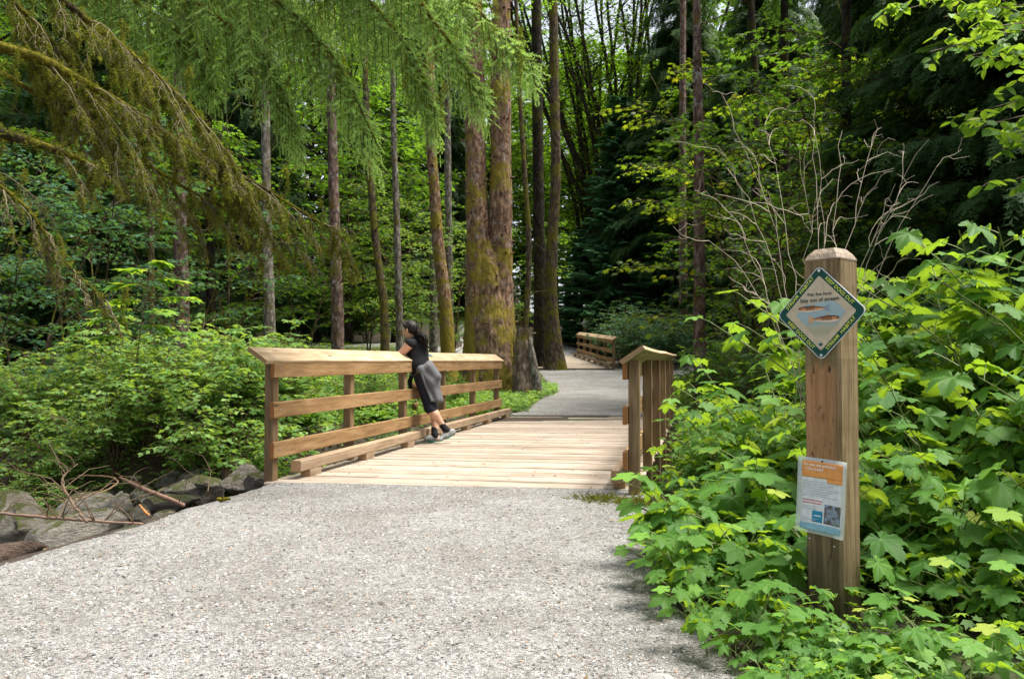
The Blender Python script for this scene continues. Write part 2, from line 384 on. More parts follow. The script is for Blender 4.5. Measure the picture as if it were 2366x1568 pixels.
# stream water
m, nt, b, o_ = newmat('stream_water'); b.inputs['Base Color'].default_value = (.05, .055, .035, 1); b.inputs['Roughness'].default_value = .06; b.inputs['Transmission Weight'].default_value = .55; b.inputs['IOR'].default_value = 1.33
tc = nd(nt, 'TexCoord'); bump(nt, noise(nt, 6, tc.outputs['Object'], 3).outputs[0], .15, .02, b)
mb = MB(); mb.add(*grid(np.linspace(-20, 9, 40), np.linspace(3, 14, 20), lambda x, y: x * 0 - .87)); tag(mb.build('water', m), 'shallow dark water between the stones of the stream bed', 'water', kind='structure')

# loose stones lying on the path: real pebbles near the camera
ico = None
def ico_mesh(sub=1):
    import bmesh
    bm = bmesh.new(); bmesh.ops.create_icosphere(bm, subdivisions=sub, radius=1); V = np.array([v.co[:] for v in bm.verts]); F = np.array([[v.index for v in f.verts] for f in bm.faces]); bm.free(); return V, F
pm, nt, b, o_ = newmat('pebble_stone'); at = nd(nt, 'Attribute'); at.attribute_name = 'v'; b.inputs['Roughness'].default_value = .8
lk(nt, ramp(nt, [(0, (.05, .05, .055)), (.30, (.16, .155, .15)), (.36, (.30, .295, .29)), (.6, (.42, .415, .405)), (.93, (.60, .59, .575)), (.95, (.42, .24, .17)), (1, (.46, .33, .24))], at.outputs['Fac']).outputs[0], b.inputs['Base Color'])
def inside_near(x, y):
    R = np.array(near); yl = (R[:, 1] + R[:, 3]) / 2; return (x > np.interp(y, R[:, 1], R[:, 0]) - .05) & (x < np.interp(y, R[:, 3], R[:, 2]) + .05)
N = 26000; y = 1.4 + 5.6 * RNG.random(N) ** 1.25; x = RNG.uniform(-4.2, 2.0, N); k = inside_near(x + .05, y) & inside_near(x - .16, y) & (y < 7.0 - .2 * (x + 2.2)); x, y = x[k], y[k]
V0, F0 = ico_mesh(1); V0 = V0[:, :] * (1 + .25 * vnoise(V0 * 3.1, 4))[:, None]
n = len(x); pos = np.stack([x, y, H(x, y) + .013], 1); X = RNG.normal(size=(n, 3)); X[:, 2] *= .3; Z = np.tile([0, 0, 1.0], (n, 1)) + RNG.normal(size=(n, 3)) * .35
sc = (.0024 + .0065 * RNG.random(n) ** 2.6)[:, None] * np.stack([np.ones(n), RNG.uniform(.6, 1, n), RNG.uniform(.4, .8, n)], 1)
V, F = instance(V0, [F0], None, pos, X, Z, sc); mb = MB(); mb.add(V, F, v=np.repeat(RNG.random(n), len(V0)))
tag(mb.build('gravel', pm, smooth=False), 'loose pale grey stone chips scattered over the path', 'gravel', kind='stuff')

# ------------------------------------------------------------------ rocks and driftwood on the bank
def mat_rock(name, a, b2, moss):
    m, nt, b, o = newmat(name); tc = nd(nt, 'TexCoord'); oi = nd(nt, 'ObjectInfo'); b.inputs['Roughness'].default_value = .85
    ad = nd(nt, 'VectorMath', operation='ADD'); lk(nt, tc.outputs['Object'], ad.inputs[0]); lk(nt, oi.outputs['Location'], ad.inputs[1]); v = ad.outputs[0]
    n1 = noise(nt, 5, v, 8, .65); n2_ = noise(nt, 30, v, 4, .7); c = ramp(nt, [(.3, a), (.5, tuple((p + q) / 2 for p, q in zip(a, b2))), (.68, b2)], n1.outputs[0])
    sp = ramp(nt, [(.35, (.55, .55, .55)), (.6, (1, 1, 1))], n2_.outputs[0]); c = mix(nt, c.outputs[0], sp.outputs[0], .8, 'MULTIPLY')
    g = nd(nt, 'NewGeometry'); sz = nd(nt, 'SeparateXYZ'); lk(nt, g.outputs['Normal'], sz.inputs[0]); n3 = noise(nt, 2.7, v, 5, .6)
    mm = nd(nt, 'Math', operation='MULTIPLY'); lk(nt, sz.outputs[2], mm.inputs[0]); lk(nt, n3.outputs[0], mm.inputs[1]); f = ramp(nt, [(moss, (0, 0, 0)), (moss + .08, (1, 1, 1))], mm.outputs[0])
    mo = ramp(nt, [(.3, (.04, .055, .01)), (.7, (.16, .17, .03))], n2_.outputs[0]); lk(nt, mix(nt, c, mo.outputs[0], f.outputs[0]), b.inputs['Base Color'])
    h = nd(nt, 'Math', operation='MULTIPLY_ADD'); h.inputs[1].default_value = .4; lk(nt, n2_.outputs[0], h.inputs[0]); lk(nt, n1.outputs[0], h.inputs[2]); bump(nt, h.outputs[0], 1.0, .12, b); return m
M_ROCK = mat_rock('pale_rock', (.20, .18, .145), (.50, .465, .39), .42); M_ROCK2 = mat_rock('mossy_rock', (.17, .15, .11), (.43, .39, .31), .34)
def rock_mesh(seed, cuts=18):
    V, F = ico_mesh(4); r = np.random.default_rng(seed)
    for k in range(cuts):
        n = unit(r.normal(size=3)); d = r.uniform(.40, .80); q = V @ n; V = V - np.maximum(q - d, 0)[:, None] * n * .95
    V = V * (1 + .10 * vnoise(V * 1.6, seed) + .025 * vnoise(V * 7, seed + 1) + .010 * vnoise(V * 18, seed + 2))[:, None]
    mb = MB(); mb.add(V, F); return mb
ROCKD = []
for i in range(7):
    o = rock_mesh(100 + i).build('rock', M_ROCK if i % 2 else M_ROCK2); ROCKD.append(o)
def rock(i, u, v, z, size, rz, label, tilt=0, cat='rock', grp='boulders along the stream bank', mat=None):
    """u,v survey position of its centre; z its height in the world"""
    Y = 0; d = P(u, v, 1.0); Y = (z - CAM_H) / (d[2] - CAM_H); loc = P(u, v, Y); src = ROCKD[i % 7]
    o = src if not src.get('label') else copy_tree(src, (0, 0, 0)); o.location = [float(c) for c in loc]; o.rotation_euler = (tilt, tilt * .5, rz); o.scale = [1.28 * c for c in size]
    tag(o, label, cat, grp); return o
RK = [
 (0, 50, 1232, -.22, (.48, .40, .27), .3, 'large pale boulder above the brown slab beside the gravel'),
 (1, 140, 1240, -.20, (.38, .28, .20), 1.2, 'flat pale boulder touching the path edge by the dead twigs'),
 (2, 10, 1210, -.40, (.40, .34, .24), 2.0, 'grey rounded boulder half behind the largest pale boulder'),
 (3, 12, 1288, -.12, (.20, .14, .10), .1, 'reddish brown slab lowest beside the gravel'),
 (4, 178, 1226, -.25, (.26, .20, .18), .7, 'knobbly pale rock right of the flat boulder'),
 (5, 200, 1175, -.42, (.34, .22, .22), .4, 'long pale rock lying behind the bent twig'),
 (6, 250, 1150, -.60, (.18, .14, .15), 1.4, 'small brownish rock at the water edge'),
 (1, 278, 1185, -.42, (.16, .13, .19), 2.4, 'upright pale rock beside the orange wood splinter'),
 (2, 262, 1212, -.30, (.14, .10, .10), .9, 'small grey stone against the gravel edge below the upright rock'),
 (3, 340, 1115, -.50, (.21, .17, .28), 1.9, 'tall mossy rock behind the stripped log'),
 (4, 370, 1088, -.45, (.26, .15, .17), 2.6, 'brown tilted rock topmost under the bushes'),
 (5, 400, 1108, -.42, (.22, .15, .17), .3, 'angular mossy rock between the log and the flat pale rock'),
 (0, 462, 1128, -.26, (.38, .26, .17), .35, 'big flat topped pale rock with a mossy side'),
 (1, 440, 1103, -.35, (.22, .16, .13), 1.1, 'pale rock behind the big flat topped rock'),
 (6, 500, 1098, -.45, (.17, .13, .16), 2.2, 'grey rock in the shade left of the whitest rock'),
 (2, 565, 1117, -.20, (.26, .18, .17), .5, 'angular whitish rock nearest the railing post'),
 (3, 530, 1100, -.35, (.15, .13, .22), 1.6, 'narrow upright rock behind the angular whitish one'),
 (4, 405, 1158, -.18, (.28, .12, .07), .25, 'low pale slab along the gravel under the log end'),
 (5, 350, 1165, -.30, (.16, .11, .10), 1.3, 'small pale rock in front of the tall mossy one'),
 (6, 300, 1135, -.58, (.16, .13, .13), .8, 'small grey rock between log and water'),
 (0, 60, 1165, -.78, (.22, .15, .13), 2.9, 'dark rock standing in the shallow water'),
 (1, 15, 1150, -.78, (.26, .16, .12), 1.7, 'half sunk rock at the far side of the water'),
 (2, 325, 1190, -.24, (.13, .09, .08), .2, 'small brown stone by the orange splinter'),
 (3, 235, 1120, -.72, (.22, .14, .10), 2.2, 'low rock on the dark bank behind the curved stick'),
 (4, 600, 1108, -.12, (.14, .10, .10), .6, 'small pale stone tucked against the first post'),
 (5, 380, 1190, -.12, (.12, .07, .05), .9, 'flat chip of stone at the gravel edge below the log'),
 (6, 1600, 1040, -.5, (.34, .22, .2), .4, 'rock in the dark gap right of the railing posts'),
 (0, 1528, 1572, .015, (.07, .045, .028), .3, 'white flat stone at the bottom edge of the gravel')]
M_BROWNR = mat_rock('brown_rock', (.10, .055, .035), (.26, .17, .12), .5); M_WHITER = plain('white_stone', (.46, .45, .42), .85, .3, 0, .8, 60)
for r in RK:
    o = rock(*r)
    if 'reddish' in r[-1] or 'white flat' in r[-1]: o.material_slots[0].link = 'OBJECT'; o.material_slots[0].material = M_BROWNR if 'reddish' in r[-1] else M_WHITER
r_ = np.random.default_rng(33); rr = []
for k in range(26):
    u_ = r_.uniform(20, 590); v_ = 1292 - (u_ / 600) * 172 - r_.uniform(8, 70); q_ = r_.uniform(.07, .15); zz = -.16 - .42 * r_.random()
    o = rock(int(r_.integers(0, 7)), u_, v_, zz, (q_ * r_.uniform(.8, 1.5), q_, q_ * r_.uniform(.5, 1.0)), r_.uniform(0, 3), 'small broken grey stone among the bank boulders', r_.uniform(-.3, .3), 'rock', 'small stones along the gravel edge'); o.material_slots[0].link = 'DATA'
r_ = np.random.default_rng(3); n = 900; x = r_.uniform(-9, 1, n); y = r_.uniform(4, 12, n); k = poly_sd(x, y, GUL) > .35; x, y = x[k], y[k]; n = len(x)
V0, F0 = ico_mesh(2); V0 = V0 * (1 + .3 * vnoise(V0 * 1.7, 9))[:, None]; sc = (.02 + .07 * r_.random(n) ** 2)[:, None] * np.stack([np.ones(n), r_.uniform(.6, 1, n), r_.uniform(.4, .8, n)], 1)
V, F = instance(V0, [F0], None, np.stack([x, y, H(x, y)], 1), r_.normal(size=(n, 3)) * [1, 1, .2], np.tile([0, 0, 1.], (n, 1)), sc); mb = MB(); mb.add(V, F)
tag(mb.build('stream_cobbles', M_ROCK2), 'small brown and grey cobbles covering the stream bed', 'cobbles', kind='stuff')
# ------------------------------------------------------------------ wood
def woodmat(name, dark, mid, light, endc, grain=1.0, scratch=.4, rough=.7, spots=True):
    m, nt, b, o = newmat(name); b.inputs['Roughness'].default_value = rough; b.inputs['Specular IOR Level'].default_value = .25
    g = nd(nt, 'Attribute'); g.attribute_name = 'g'; e = nd(nt, 'Attribute'); e.attribute_name = 'e'; at = nd(nt, 'Attribute'); at.attribute_name = 'v'
    mp = nd(nt, 'Mapping'); mp.inputs['Scale'].default_value = (1.2, 16, 16); lk(nt, g.outputs['Vector'], mp.inputs[0])
    n1 = noise(nt, 1.6 * grain, mp.outputs[0], 5, .6, .8)
    mp2 = nd(nt, 'Mapping'); mp2.inputs['Scale'].default_value = (4, 110, 110); lk(nt, g.outputs['Vector'], mp2.inputs[0]); n2_ = noise(nt, 1.2, mp2.outputs[0], 3, .6)
    big = noise(nt, 1.7, g.outputs['Vector'], 4, .6)
    c = ramp(nt, [(.28, dark), (.5, mid), (.72, light)], n1.outputs[0]).outputs[0]
    fine = ramp(nt, [(.3, (.72, .70, .68)), (.6, (1, 1, 1))], n2_.outputs[0]); c = mix(nt, c, fine.outputs[0], scratch, 'MULTIPLY')
    bt = ramp(nt, [(.3, (.62, .6, .56)), (.65, (1.0, 1.0, 1.0))], big.outputs[0]); c = mix(nt, c, bt.outputs[0], .7, 'MULTIPLY')
    vv = ramp(nt, [(0, (.72, .70, .68)), (1, (1.0, 1.0, 1.0))], at.outputs['Fac']); c = mix(nt, c, vv.outputs[0], 1.0, 'MULTIPLY')
    if spots:
        vo = nd(nt, 'TexVoronoi'); mp3 = nd(nt, 'Mapping'); mp3.inputs['Scale'].default_value = (1.6, 5.5, 5.5); lk(nt, g.outputs['Vector'], mp3.inputs[0]); lk(nt, mp3.outputs[0], vo.inputs['Vector']); vo.inputs['Scale'].default_value = 1.0
        k = ramp(nt, [(.05, (1, 1, 1)), (.10, (0, 0, 0))], vo.outputs['Distance']); c = mix(nt, c, tuple(x * .35 for x in dark), k.outputs[0])
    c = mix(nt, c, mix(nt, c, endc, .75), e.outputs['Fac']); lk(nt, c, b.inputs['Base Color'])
    bump(nt, n2_.outputs[0], .35, .003, b); return m
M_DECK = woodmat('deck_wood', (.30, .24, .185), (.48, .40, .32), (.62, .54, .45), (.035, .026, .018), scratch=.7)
M_RAIL = woodmat('rail_wood', (.20, .115, .048), (.345, .21, .095), (.47, .315, .165), (.30, .11, .03))
M_POSTW = woodmat('post_wood', (.13, .085, .042), (.24, .16, .082), (.36, .255, .145), (.12, .08, .05))
M_CAPW = woodmat('cap_wood', (.34, .235, .135), (.52, .38, .235), (.66, .53, .37), (.22, .13, .06))
M_CURB = woodmat('curb_wood', (.22, .15, .09), (.36, .26, .17), (.48, .37, .26), (.42, .26, .13))
M_NAIL = plain('dark_nail', (.03, .025, .02), .6)
M_STEEL = plain('galvanised_steel', (.35, .35, .36), .4, .5, .8)

def make_footbridge(name, L, W, nposts, sp, sides, loc, rz, pitch=0, label='', lft=0, rgt=0, s0=-.02, bowed=0):
    root = empty(name, loc, rz); root.rotation_euler = (pitch, 0, rz); tag(root, label, 'bridge')
    # deck: planks across
    mb = MB(); s = 0.0; Ll = L
    while s < Ll:
        wd = float(RNG.choice([.184, .235, .285, .285, .138])); f = (s + wd / 2) / Ll
        a = s0 + s + wd / 2; tl = -.02 + RNG.normal(0, .012); tr = W + .02 + RNG.normal(0, .012)
        pl = (tl, a + lft * 0, -.02 + RNG.normal(0, .003)); pr = (tr, a + rgt[0] * (1 - f) + rgt[1] * f if rgt else a, -.02 + RNG.normal(0, .003))
        sk = 1 + ((rgt[1] - rgt[0]) / Ll if rgt else 0) * .5
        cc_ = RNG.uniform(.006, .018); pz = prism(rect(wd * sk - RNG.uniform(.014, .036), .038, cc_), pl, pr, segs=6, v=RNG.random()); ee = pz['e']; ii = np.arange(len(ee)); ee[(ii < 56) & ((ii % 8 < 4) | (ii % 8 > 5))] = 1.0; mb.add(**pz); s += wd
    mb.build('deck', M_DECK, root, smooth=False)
    nv_, nf_ = ico_mesh(1); nn_ = [(t + RNG.normal(0, .01), a_ + RNG.normal(0, .004), .0005) for a_ in np.arange(.05, L, .118) for t in (.28, W / 2, W - .28)]; n3_ = len(nn_)
    Vn, Fn = instance(nv_, [nf_], None, np.array(nn_), np.tile([1., 0, 0], (n3_, 1)), np.tile([0, 0, 1.], (n3_, 1)), np.tile([.006, .006, .003], (n3_, 1))); mn = MB(); mn.add(Vn, Fn); mn.build('nails', M_NAIL, root)['kind'] = 'stuff'
    # three beams under the deck
    for t in (.25, W / 2, W - .25):
        m2 = MB(); m2.add(**prism(rect(.09, .24), (t, -.1, -.165), (t, L, -.165), v=.2)); m2.build('beam', M_POSTW, root, smooth=False)
    for side in sides:
        t0 = 0 if side < 0 else W; inn = 1 if side < 0 else -1                 # direction towards the deck
        Lr = (nposts - 1) * sp
        for k in range(nposts):
            m2 = MB(); s = k * sp; zb = -.55 if 0 < k < nposts - 1 else -.3
            m2.add(**prism(rect(.089, .089, .005), (t0, s, zb), (t0 + RNG.normal(0, .002), s, 1.075), up=(0, 1, 0), v=RNG.uniform(.2, .9), segs=2)); m2.build('post', M_POSTW, root, smooth=False)
        tr = t0 + inn * (.0445 + .0195)
        for zc, hh in ((.99, .14), (.636, .14), (.284, .14)):
            cuts = [-.10, Lr * (.36 if zc > .9 else .47 if zc > .5 else .52), Lr + .10]
            for a, b_ in zip(cuts[:-1], cuts[1:]):
                m2 = MB(); m2.add(**prism(rect(.038, hh, .004), (tr, a + .0015, zc), (tr, b_ - .0015, zc), v=RNG.uniform(.35, 1), segs=4)); m2.build('rail', M_RAIL, root, smooth=False)
        # sloping cap, high on the outside
        an = math.radians(34) * (-inn)
        up = (math.sin(an) * -1 * 1.0, 0, math.cos(an)); up = (inn * math.sin(math.radians(34)), 0, math.cos(math.radians(34)))
        cc = (t0 - inn * .005, 0, 1.115)
        wv = (lambda t: np.array([0, 0, -.010 * math.sin(t * PI * 1.0)])) if bowed and side > 0 else None
        cuts = [-.24, Lr * .47, Lr + .22]
        for a, b_ in zip(cuts[:-1], cuts[1:]):
            m2 = MB(); m2.add(**prism(rect(.215, .038, .004), (cc[0], a + .002, cc[2]), (cc[0], b_ - .002, cc[2]), up=up, v=RNG.uniform(.6, 1), segs=10, bow=wv)); m2.build('cap_rail', M_CAPW, root, smooth=False)
        tc_ = t0 + inn * .155
        m2 = MB(); m2.add(**prism(rect(.10, .10, .008), (tc_, .16, .118), (tc_, Lr + .35, .118), v=.8, segs=6)); cb = m2.build('curb', M_CURB, root, smooth=False)
        for k in range(7):
            s = .34 + k * (Lr - .4) / 6; m2 = MB(); m2.add(**prism(rect(.10, .066, .003), (tc_, s, .034), (tc_, s + .22, .034), v=.6)); m2.build('curb_block', M_CURB, cb, smooth=False)
        for k in range(nposts):
            for zz in (1.0, .636, .284):
                m2 = MB(); V, F = ico_mesh(1); m2.add(V * [.004, .011, .011] + [tr + inn * .021, k * sp, zz], F); m2.build('bolt', M_STEEL, root)
    return root
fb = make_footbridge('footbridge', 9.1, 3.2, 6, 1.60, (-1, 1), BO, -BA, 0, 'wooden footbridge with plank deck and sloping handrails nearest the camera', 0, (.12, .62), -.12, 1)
# farther bridge up the slope; only its right railing is in the open
f0 = P(1418, 851, 30.0); f1 = P(1333, 822, 40.0); dv = f1 - f0; rz2 = math.atan2(-dv[0], dv[1]); pit = math.atan2(dv[2], math.hypot(dv[0], dv[1]))
pdir = np.array([math.cos(rz2), math.sin(rz2), 0]); o2 = f0 - pdir * 3.0 + np.array([0, 0, .02])
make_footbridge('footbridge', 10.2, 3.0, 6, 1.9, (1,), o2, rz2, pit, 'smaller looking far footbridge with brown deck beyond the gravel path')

# teal patterned strap left on the handrail
m_teal = plain('teal_fabric', (.03, .16, .17), .8); m_white = plain('white_stripe', (.6, .62, .62), .8)
st = empty('strap', B(-.02, 4.15, 1.145), -BA - PI / 2); tag(st, 'small teal and white patterned strap lying on the sloping handrail', 'strap')
mb = MB(); pts = spline([(-.16, .03, .0), (-.05, 0, .004), (.05, .012, .0), (.17, -.03, -.012)], 14); w_ = .022
V = np.concatenate([pts + [0, -w_, .016], pts + [0, w_, -.006], pts + [0, w_, -.010], pts + [0, -w_, .012]]).reshape(4, 14, 3).transpose(1, 0, 2).reshape(-1, 3)
i = np.arange(13)[:, None] * 4 + np.arange(4)[None]; j = np.arange(13)[:, None] * 4 + (np.arange(4)[None] + 1) % 4; F = np.stack([i, i + 4, j + 4, j], -1).reshape(-1, 4); mb.add(V, F); sb_ = mb.build('band', m_teal, st)
for k in (2, 5, 8, 11):
    m2 = MB(); box(m2, pts[k] + [0, 0, .0085], (.016, .04, .004)); m2.build('stripe', m_white, st)

# small sign post by the far bridge
M_POST = None
def small_sign(u, v, Y):
    b0 = P(u, v, Y); z = Hs(b0[0], b0[1]); r = empty('sign_post', (b0[0], b0[1], z)); tag(r, 'distant wooden post with a tiny pale diamond sign behind the far railing', 'sign post')
    mb = MB(); mb.add(**prism(rect(.16, .16), (0, 0, -.1), (0, 0, 1.9), up=(0, 1, 0), v=.6)); mb.build('post', M_POSTW, r, smooth=False)
    mb = MB(); a = .24; V = np.array([(-a, -.10, 1.62), (0, -.10, 1.62 - a), (a, -.10, 1.62), (0, -.10, 1.62 + a)]); V = np.concatenate([V, V + [0, .015, 0]])
    mb.add(V, [np.array([[0, 1, 2, 3], [7, 6, 5, 4], [0, 4, 5, 1], [1, 5, 6, 2], [2, 6, 7, 3], [3, 7, 4, 0]])]); mb.build('diamond_sign', plain('faded_sign', (.33, .36, .30), .5), r)
    mb = MB(); box(mb, (0, -.095, .85), (.2, .012, .28)); mb.build('notice', plain('faded_paper', (.55, .55, .55), .5), r)
small_sign(1352, 800, 43)

# ------------------------------------------------------------------ near sign post
def postmat():
    m, nt, b, o = newmat('treated_post'); tc = nd(nt, 'TexCoord'); b.inputs['Roughness'].default_value = .8; b.inputs['Specular IOR Level'].default_value = .2
    mp = nd(nt, 'Mapping'); mp.inputs['Scale'].default_value = (30, 30, 1.6); lk(nt, tc.outputs['Object'], mp.inputs[0]); n1 = noise(nt, 1.5, mp.outputs[0], 6, .62, .6)
    mp2 = nd(nt, 'Mapping'); mp2.inputs['Scale'].default_value = (220, 220, 9); lk(nt, tc.outputs['Object'], mp2.inputs[0]); n2_ = noise(nt, 1, mp2.outputs[0], 3)
    n3 = noise(nt, 3.2, tc.outputs['Object'], 5, .6)
    c = ramp(nt, [(.25, (.085, .058, .028)), (.5, (.18, .127, .062)), (.75, (.31, .235, .13))], n1.outputs[0]).outputs[0]
    sz = nd(nt, 'SeparateXYZ'); lk(nt, tc.outputs['Object'], sz.inputs[0])
    # worn orange-brown patch on the face below the sign
    pz = ramp(nt, [(.58, (0, 0, 0)), (.66, (1, 1, 1)), (.98, (1, 1, 1)), (1.04, (0, 0, 0))], None); mz = nd(nt, 'MapRange'); mz.inputs['From Min'].default_value = 0; mz.inputs['From Max'].default_value = 1.15; lk(nt, sz.outputs[2], mz.inputs[0])
    wob = nd(nt, 'Math', operation='MULTIPLY_ADD'); wob.inputs[1].default_value = .16; lk(nt, n1.outputs[0], wob.inputs[0]); lk(nt, mz.outputs[0], wob.inputs[2]); lk(nt, wob.outputs[0], pz.inputs[0])
    fx = nd(nt, 'MapRange'); fx.inputs['From Min'].default_value = .035; fx.inputs['From Max'].default_value = .075; lk(nt, sz.outputs[0], fx.inputs[0]); iv = nd(nt, 'Math', operation='SUBTRACT'); iv.inputs[0].default_value = 1; lk(nt, fx.outputs[0], iv.inputs[1])
    fy = nd(nt, 'MapRange'); fy.inputs['From Min'].default_value = -.04; fy.inputs['From Max'].default_value = -.068; lk(nt, sz.outputs[1], fy.inputs[0])
    f = nd(nt, 'Math', operation='MULTIPLY'); lk(nt, pz.outputs[0], f.inputs[0]); lk(nt, iv.outputs[0], f.inputs[1]); f2 = nd(nt, 'Math', operation='MULTIPLY'); lk(nt, f.outputs[0], f2.inputs[0]); lk(nt, fy.outputs[0], f2.inputs[1])
    c = mix(nt, c, ramp(nt, [(.3, (.24, .125, .055)), (.7, (.42, .235, .115))], n1.outputs[0]).outputs[0], f2.outputs[0])
    # dark gouges inside the worn patch
    mp3 = nd(nt, 'Mapping'); mp3.inputs['Scale'].default_value = (60, 60, 20); lk(nt, tc.outputs['Object'], mp3.inputs[0]); vo = noise(nt, 1, mp3.outputs[0], 5, .6, .8)
    k = ramp(nt, [(.60, (0, 0, 0)), (.66, (1, 1, 1))], vo.outputs[0]); kk = nd(nt, 'Math', operation='MULTIPLY'); lk(nt, k.outputs[0], kk.inputs[0]); lk(nt, f2.outputs[0], kk.inputs[1]); c = mix(nt, c, (.04, .025, .018), kk.outputs[0])
    # darker towards the foot; green algae patches
    fz = ramp(nt, [(.10, (1, 1, 1)), (.50, (0, 0, 0))], wob.outputs[0]); c = mix(nt, c, (.035, .035, .02), mix(nt, (0, 0, 0), fz.outputs[0], .85))
    al = ramp(nt, [(.55, (0, 0, 0)), (.7, (1, 1, 1))], n3.outputs[0]); a2 = nd(nt, 'Math', operation='MULTIPLY'); a2.inputs[1].default_value = .45; lk(nt, al.outputs[0], a2.inputs[0]); c = mix(nt, c, (.10, .12, .04), a2.outputs[0])
    # knots
    vk = nd(nt, 'TexVoronoi'); mp4 = nd(nt, 'Mapping'); mp4.inputs['Scale'].default_value = (7, 7, 2.6); mp4.inputs['Location'].default_value = (.3, .2, .1); lk(nt, tc.outputs['Object'], mp4.inputs[0]); lk(nt, mp4.outputs[0], vk.inputs['Vector']); vk.inputs['Scale'].default_value = 1
    kr = ramp(nt, [(.05, (1, 1, 1)), (.085, (.2, .2, .2)), (.13, (0, 0, 0))], vk.outputs['Distance']); c = mix(nt, c, (.09, .045, .025), kr.outputs[0])
    mpc = nd(nt, 'Mapping'); mpc.inputs['Scale'].default_value = (26, 26, .9); lk(nt, tc.outputs['Object'], mpc.inputs[0]); nc = noise(nt, 1, mpc.outputs[0], 3, .5, .3)
    cr = ramp(nt, [(.490, (0, 0, 0)), (.4985, (1, 1, 1)), (.507, (0, 0, 0))], nc.outputs[0]); c = mix(nt, c, (.03, .022, .014), mix(nt, (0, 0, 0), cr.outputs[0], .8))
    lk(nt, c, b.inputs['Base Color']); ad = nd(nt, 'Math', operation='ADD'); lk(nt, n1.outputs[0], ad.inputs[0]); lk(nt, n2_.outputs[0], ad.inputs[1]); bump(nt, ad.outputs[0], .6, .006, b); return m
PY = 3.19; pcen = P(1944, 1450, PY); PSI = math.radians(50)
SP = empty('sign_post', (pcen[0], PY + .07, 0), -PSI); tag(SP, 'thick weathered wooden post carrying the diamond stream habitat sign', 'sign post')
# post local: x along the sign face, -y is the face normal towards the path
mb = MB(); hw = .077
sec = rect(2 * hw, 2 * hw, .010)
nz = 60; V = []
for i in range(nz + 1):
    z = -.12 + (1.478 + .12) * i / nz; q = np.array(sec) * (1 + .006 * math.sin(i * .9) + .004 * RNG.normal()); V.append(np.c_[q, np.full(8, z)])
i8 = np.arange(nz)[:, None] * 8; j = np.arange(8)[None]; Q = np.stack([i8 + j, i8 + (j + 1) % 8, i8 + 8 + (j + 1) % 8, i8 + 8 + j], -1).reshape(-1, 4)
V = np.concatenate(V); mb.add(V, Q); mb.build('post', postmat(), SP, smooth=False)
# chamfered top, cut rough
mb = MB(); sec = np.array(sec); tp = [np.c_[sec * 1.012, np.full(8, 1.476)], np.c_[sec * 1.012, np.full(8, 1.482)], np.c_[sec * .86, np.full(8, 1.503)], np.c_[sec * .60 + [.002, -.003], np.full(8, 1.524)], np.c_[sec * .46 + [.004, .002], np.full(8, 1.527)]]
V = np.concatenate(tp); i8 = np.arange(4)[:, None] * 8; Q = np.stack([i8 + j, i8 + (j + 1) % 8, i8 + 8 + (j + 1) % 8, i8 + 8 + j], -1).reshape(-1, 4); mb.add(V, [Q, (32 + np.arange(8))[None], np.arange(8)[::-1][None]])
mtop, nt, b, o_ = newmat('sawn_top'); tc = nd(nt, 'TexCoord'); n1 = noise(nt, 38, tc.outputs['Object'], 6, .7); lk(nt, ramp(nt, [(.3, (.13, .095, .06)), (.65, (.30, .225, .15))], n1.outputs[0]).outputs[0], b.inputs['Base Color']); bump(nt, n1.outputs[0], .9, .01, b); mb.build('post_top', mtop, SP, smooth=False)

def rr_diamond(half, rad, n=8):
    """rounded diamond outline in (x, z)"""
    pts = []; c = half - rad * math.sqrt(2)
    for k, (cx, cz) in enumerate([(c, 0), (0, c), (-c, 0), (0, -c)]):
        for a in np.linspace(-PI / 4, PI / 4, n): th = a + k * PI / 2; pts.append((cx + rad * math.cos(th), cz + rad * math.sin(th)))
    return np.array(pts)
def plate(name, outline, y, thick, mat, parent):
    """flat plate facing -y with its front at y"""
    k = len(outline); F = np.c_[outline[:, 0], np.full(k, y), outline[:, 1]]; Bk = F + [0, thick, 0]; mb = MB(); j = np.arange(k); j2 = (j + 1) % k
    mb.add(np.concatenate([F, Bk]), [j[None], (k + j)[::-1][None], np.stack([j2, j, k + j, k + j2], -1)]); return mb.build(name, mat, parent, smooth=False)
gloss = dict(rough=.6, spec=.25)
SG = empty('diamond_sign', (.000, -hw - .008, 1.262)); SG.parent = SP; SG.rotation_euler = (0, math.radians(-1), 0)
HD = .1925
m_alu = plain('sign_edge', (.62, .63, .64), .35, .5, .1); m_grn = plain('sign_green', (.004, .060, .047), **gloss); m_cream = plain('sign_cream', (.50, .43, .31), **gloss); m_yel = plain('sign_yellow', (.62, .72, .10), .5); m_ink = plain('sign_ink', (.02, .05, .05), .5)
plate('border', rr_diamond(HD, .022), 0, .004, m_alu, SG); plate('panel', rr_diamond(HD - .0045, .021), -.0012, .001, m_grn, SG); plate('centre_panel', rr_diamond(HD - .041, .007), -.0024, .001, m_cream, SG)
mpic, nt, b, o_ = newmat('stream_picture'); tc = nd(nt, 'TexCoord'); sz = nd(nt, 'SeparateXYZ'); lk(nt, tc.outputs['Object'], sz.inputs[0]); n1 = noise(nt, 60, tc.outputs['Object'], 4)
ad = nd(nt, 'Math', operation='MULTIPLY_ADD'); ad.inputs[1].default_value = .03; lk(nt, n1.outputs[0], ad.inputs[0]); lk(nt, sz.outputs[2], ad.inputs[2]); mr = nd(nt, 'MapRange'); mr.inputs['From Min'].default_value = -.10; mr.inputs['From Max'].default_value = .045; lk(nt, ad.outputs[0], mr.inputs[0])
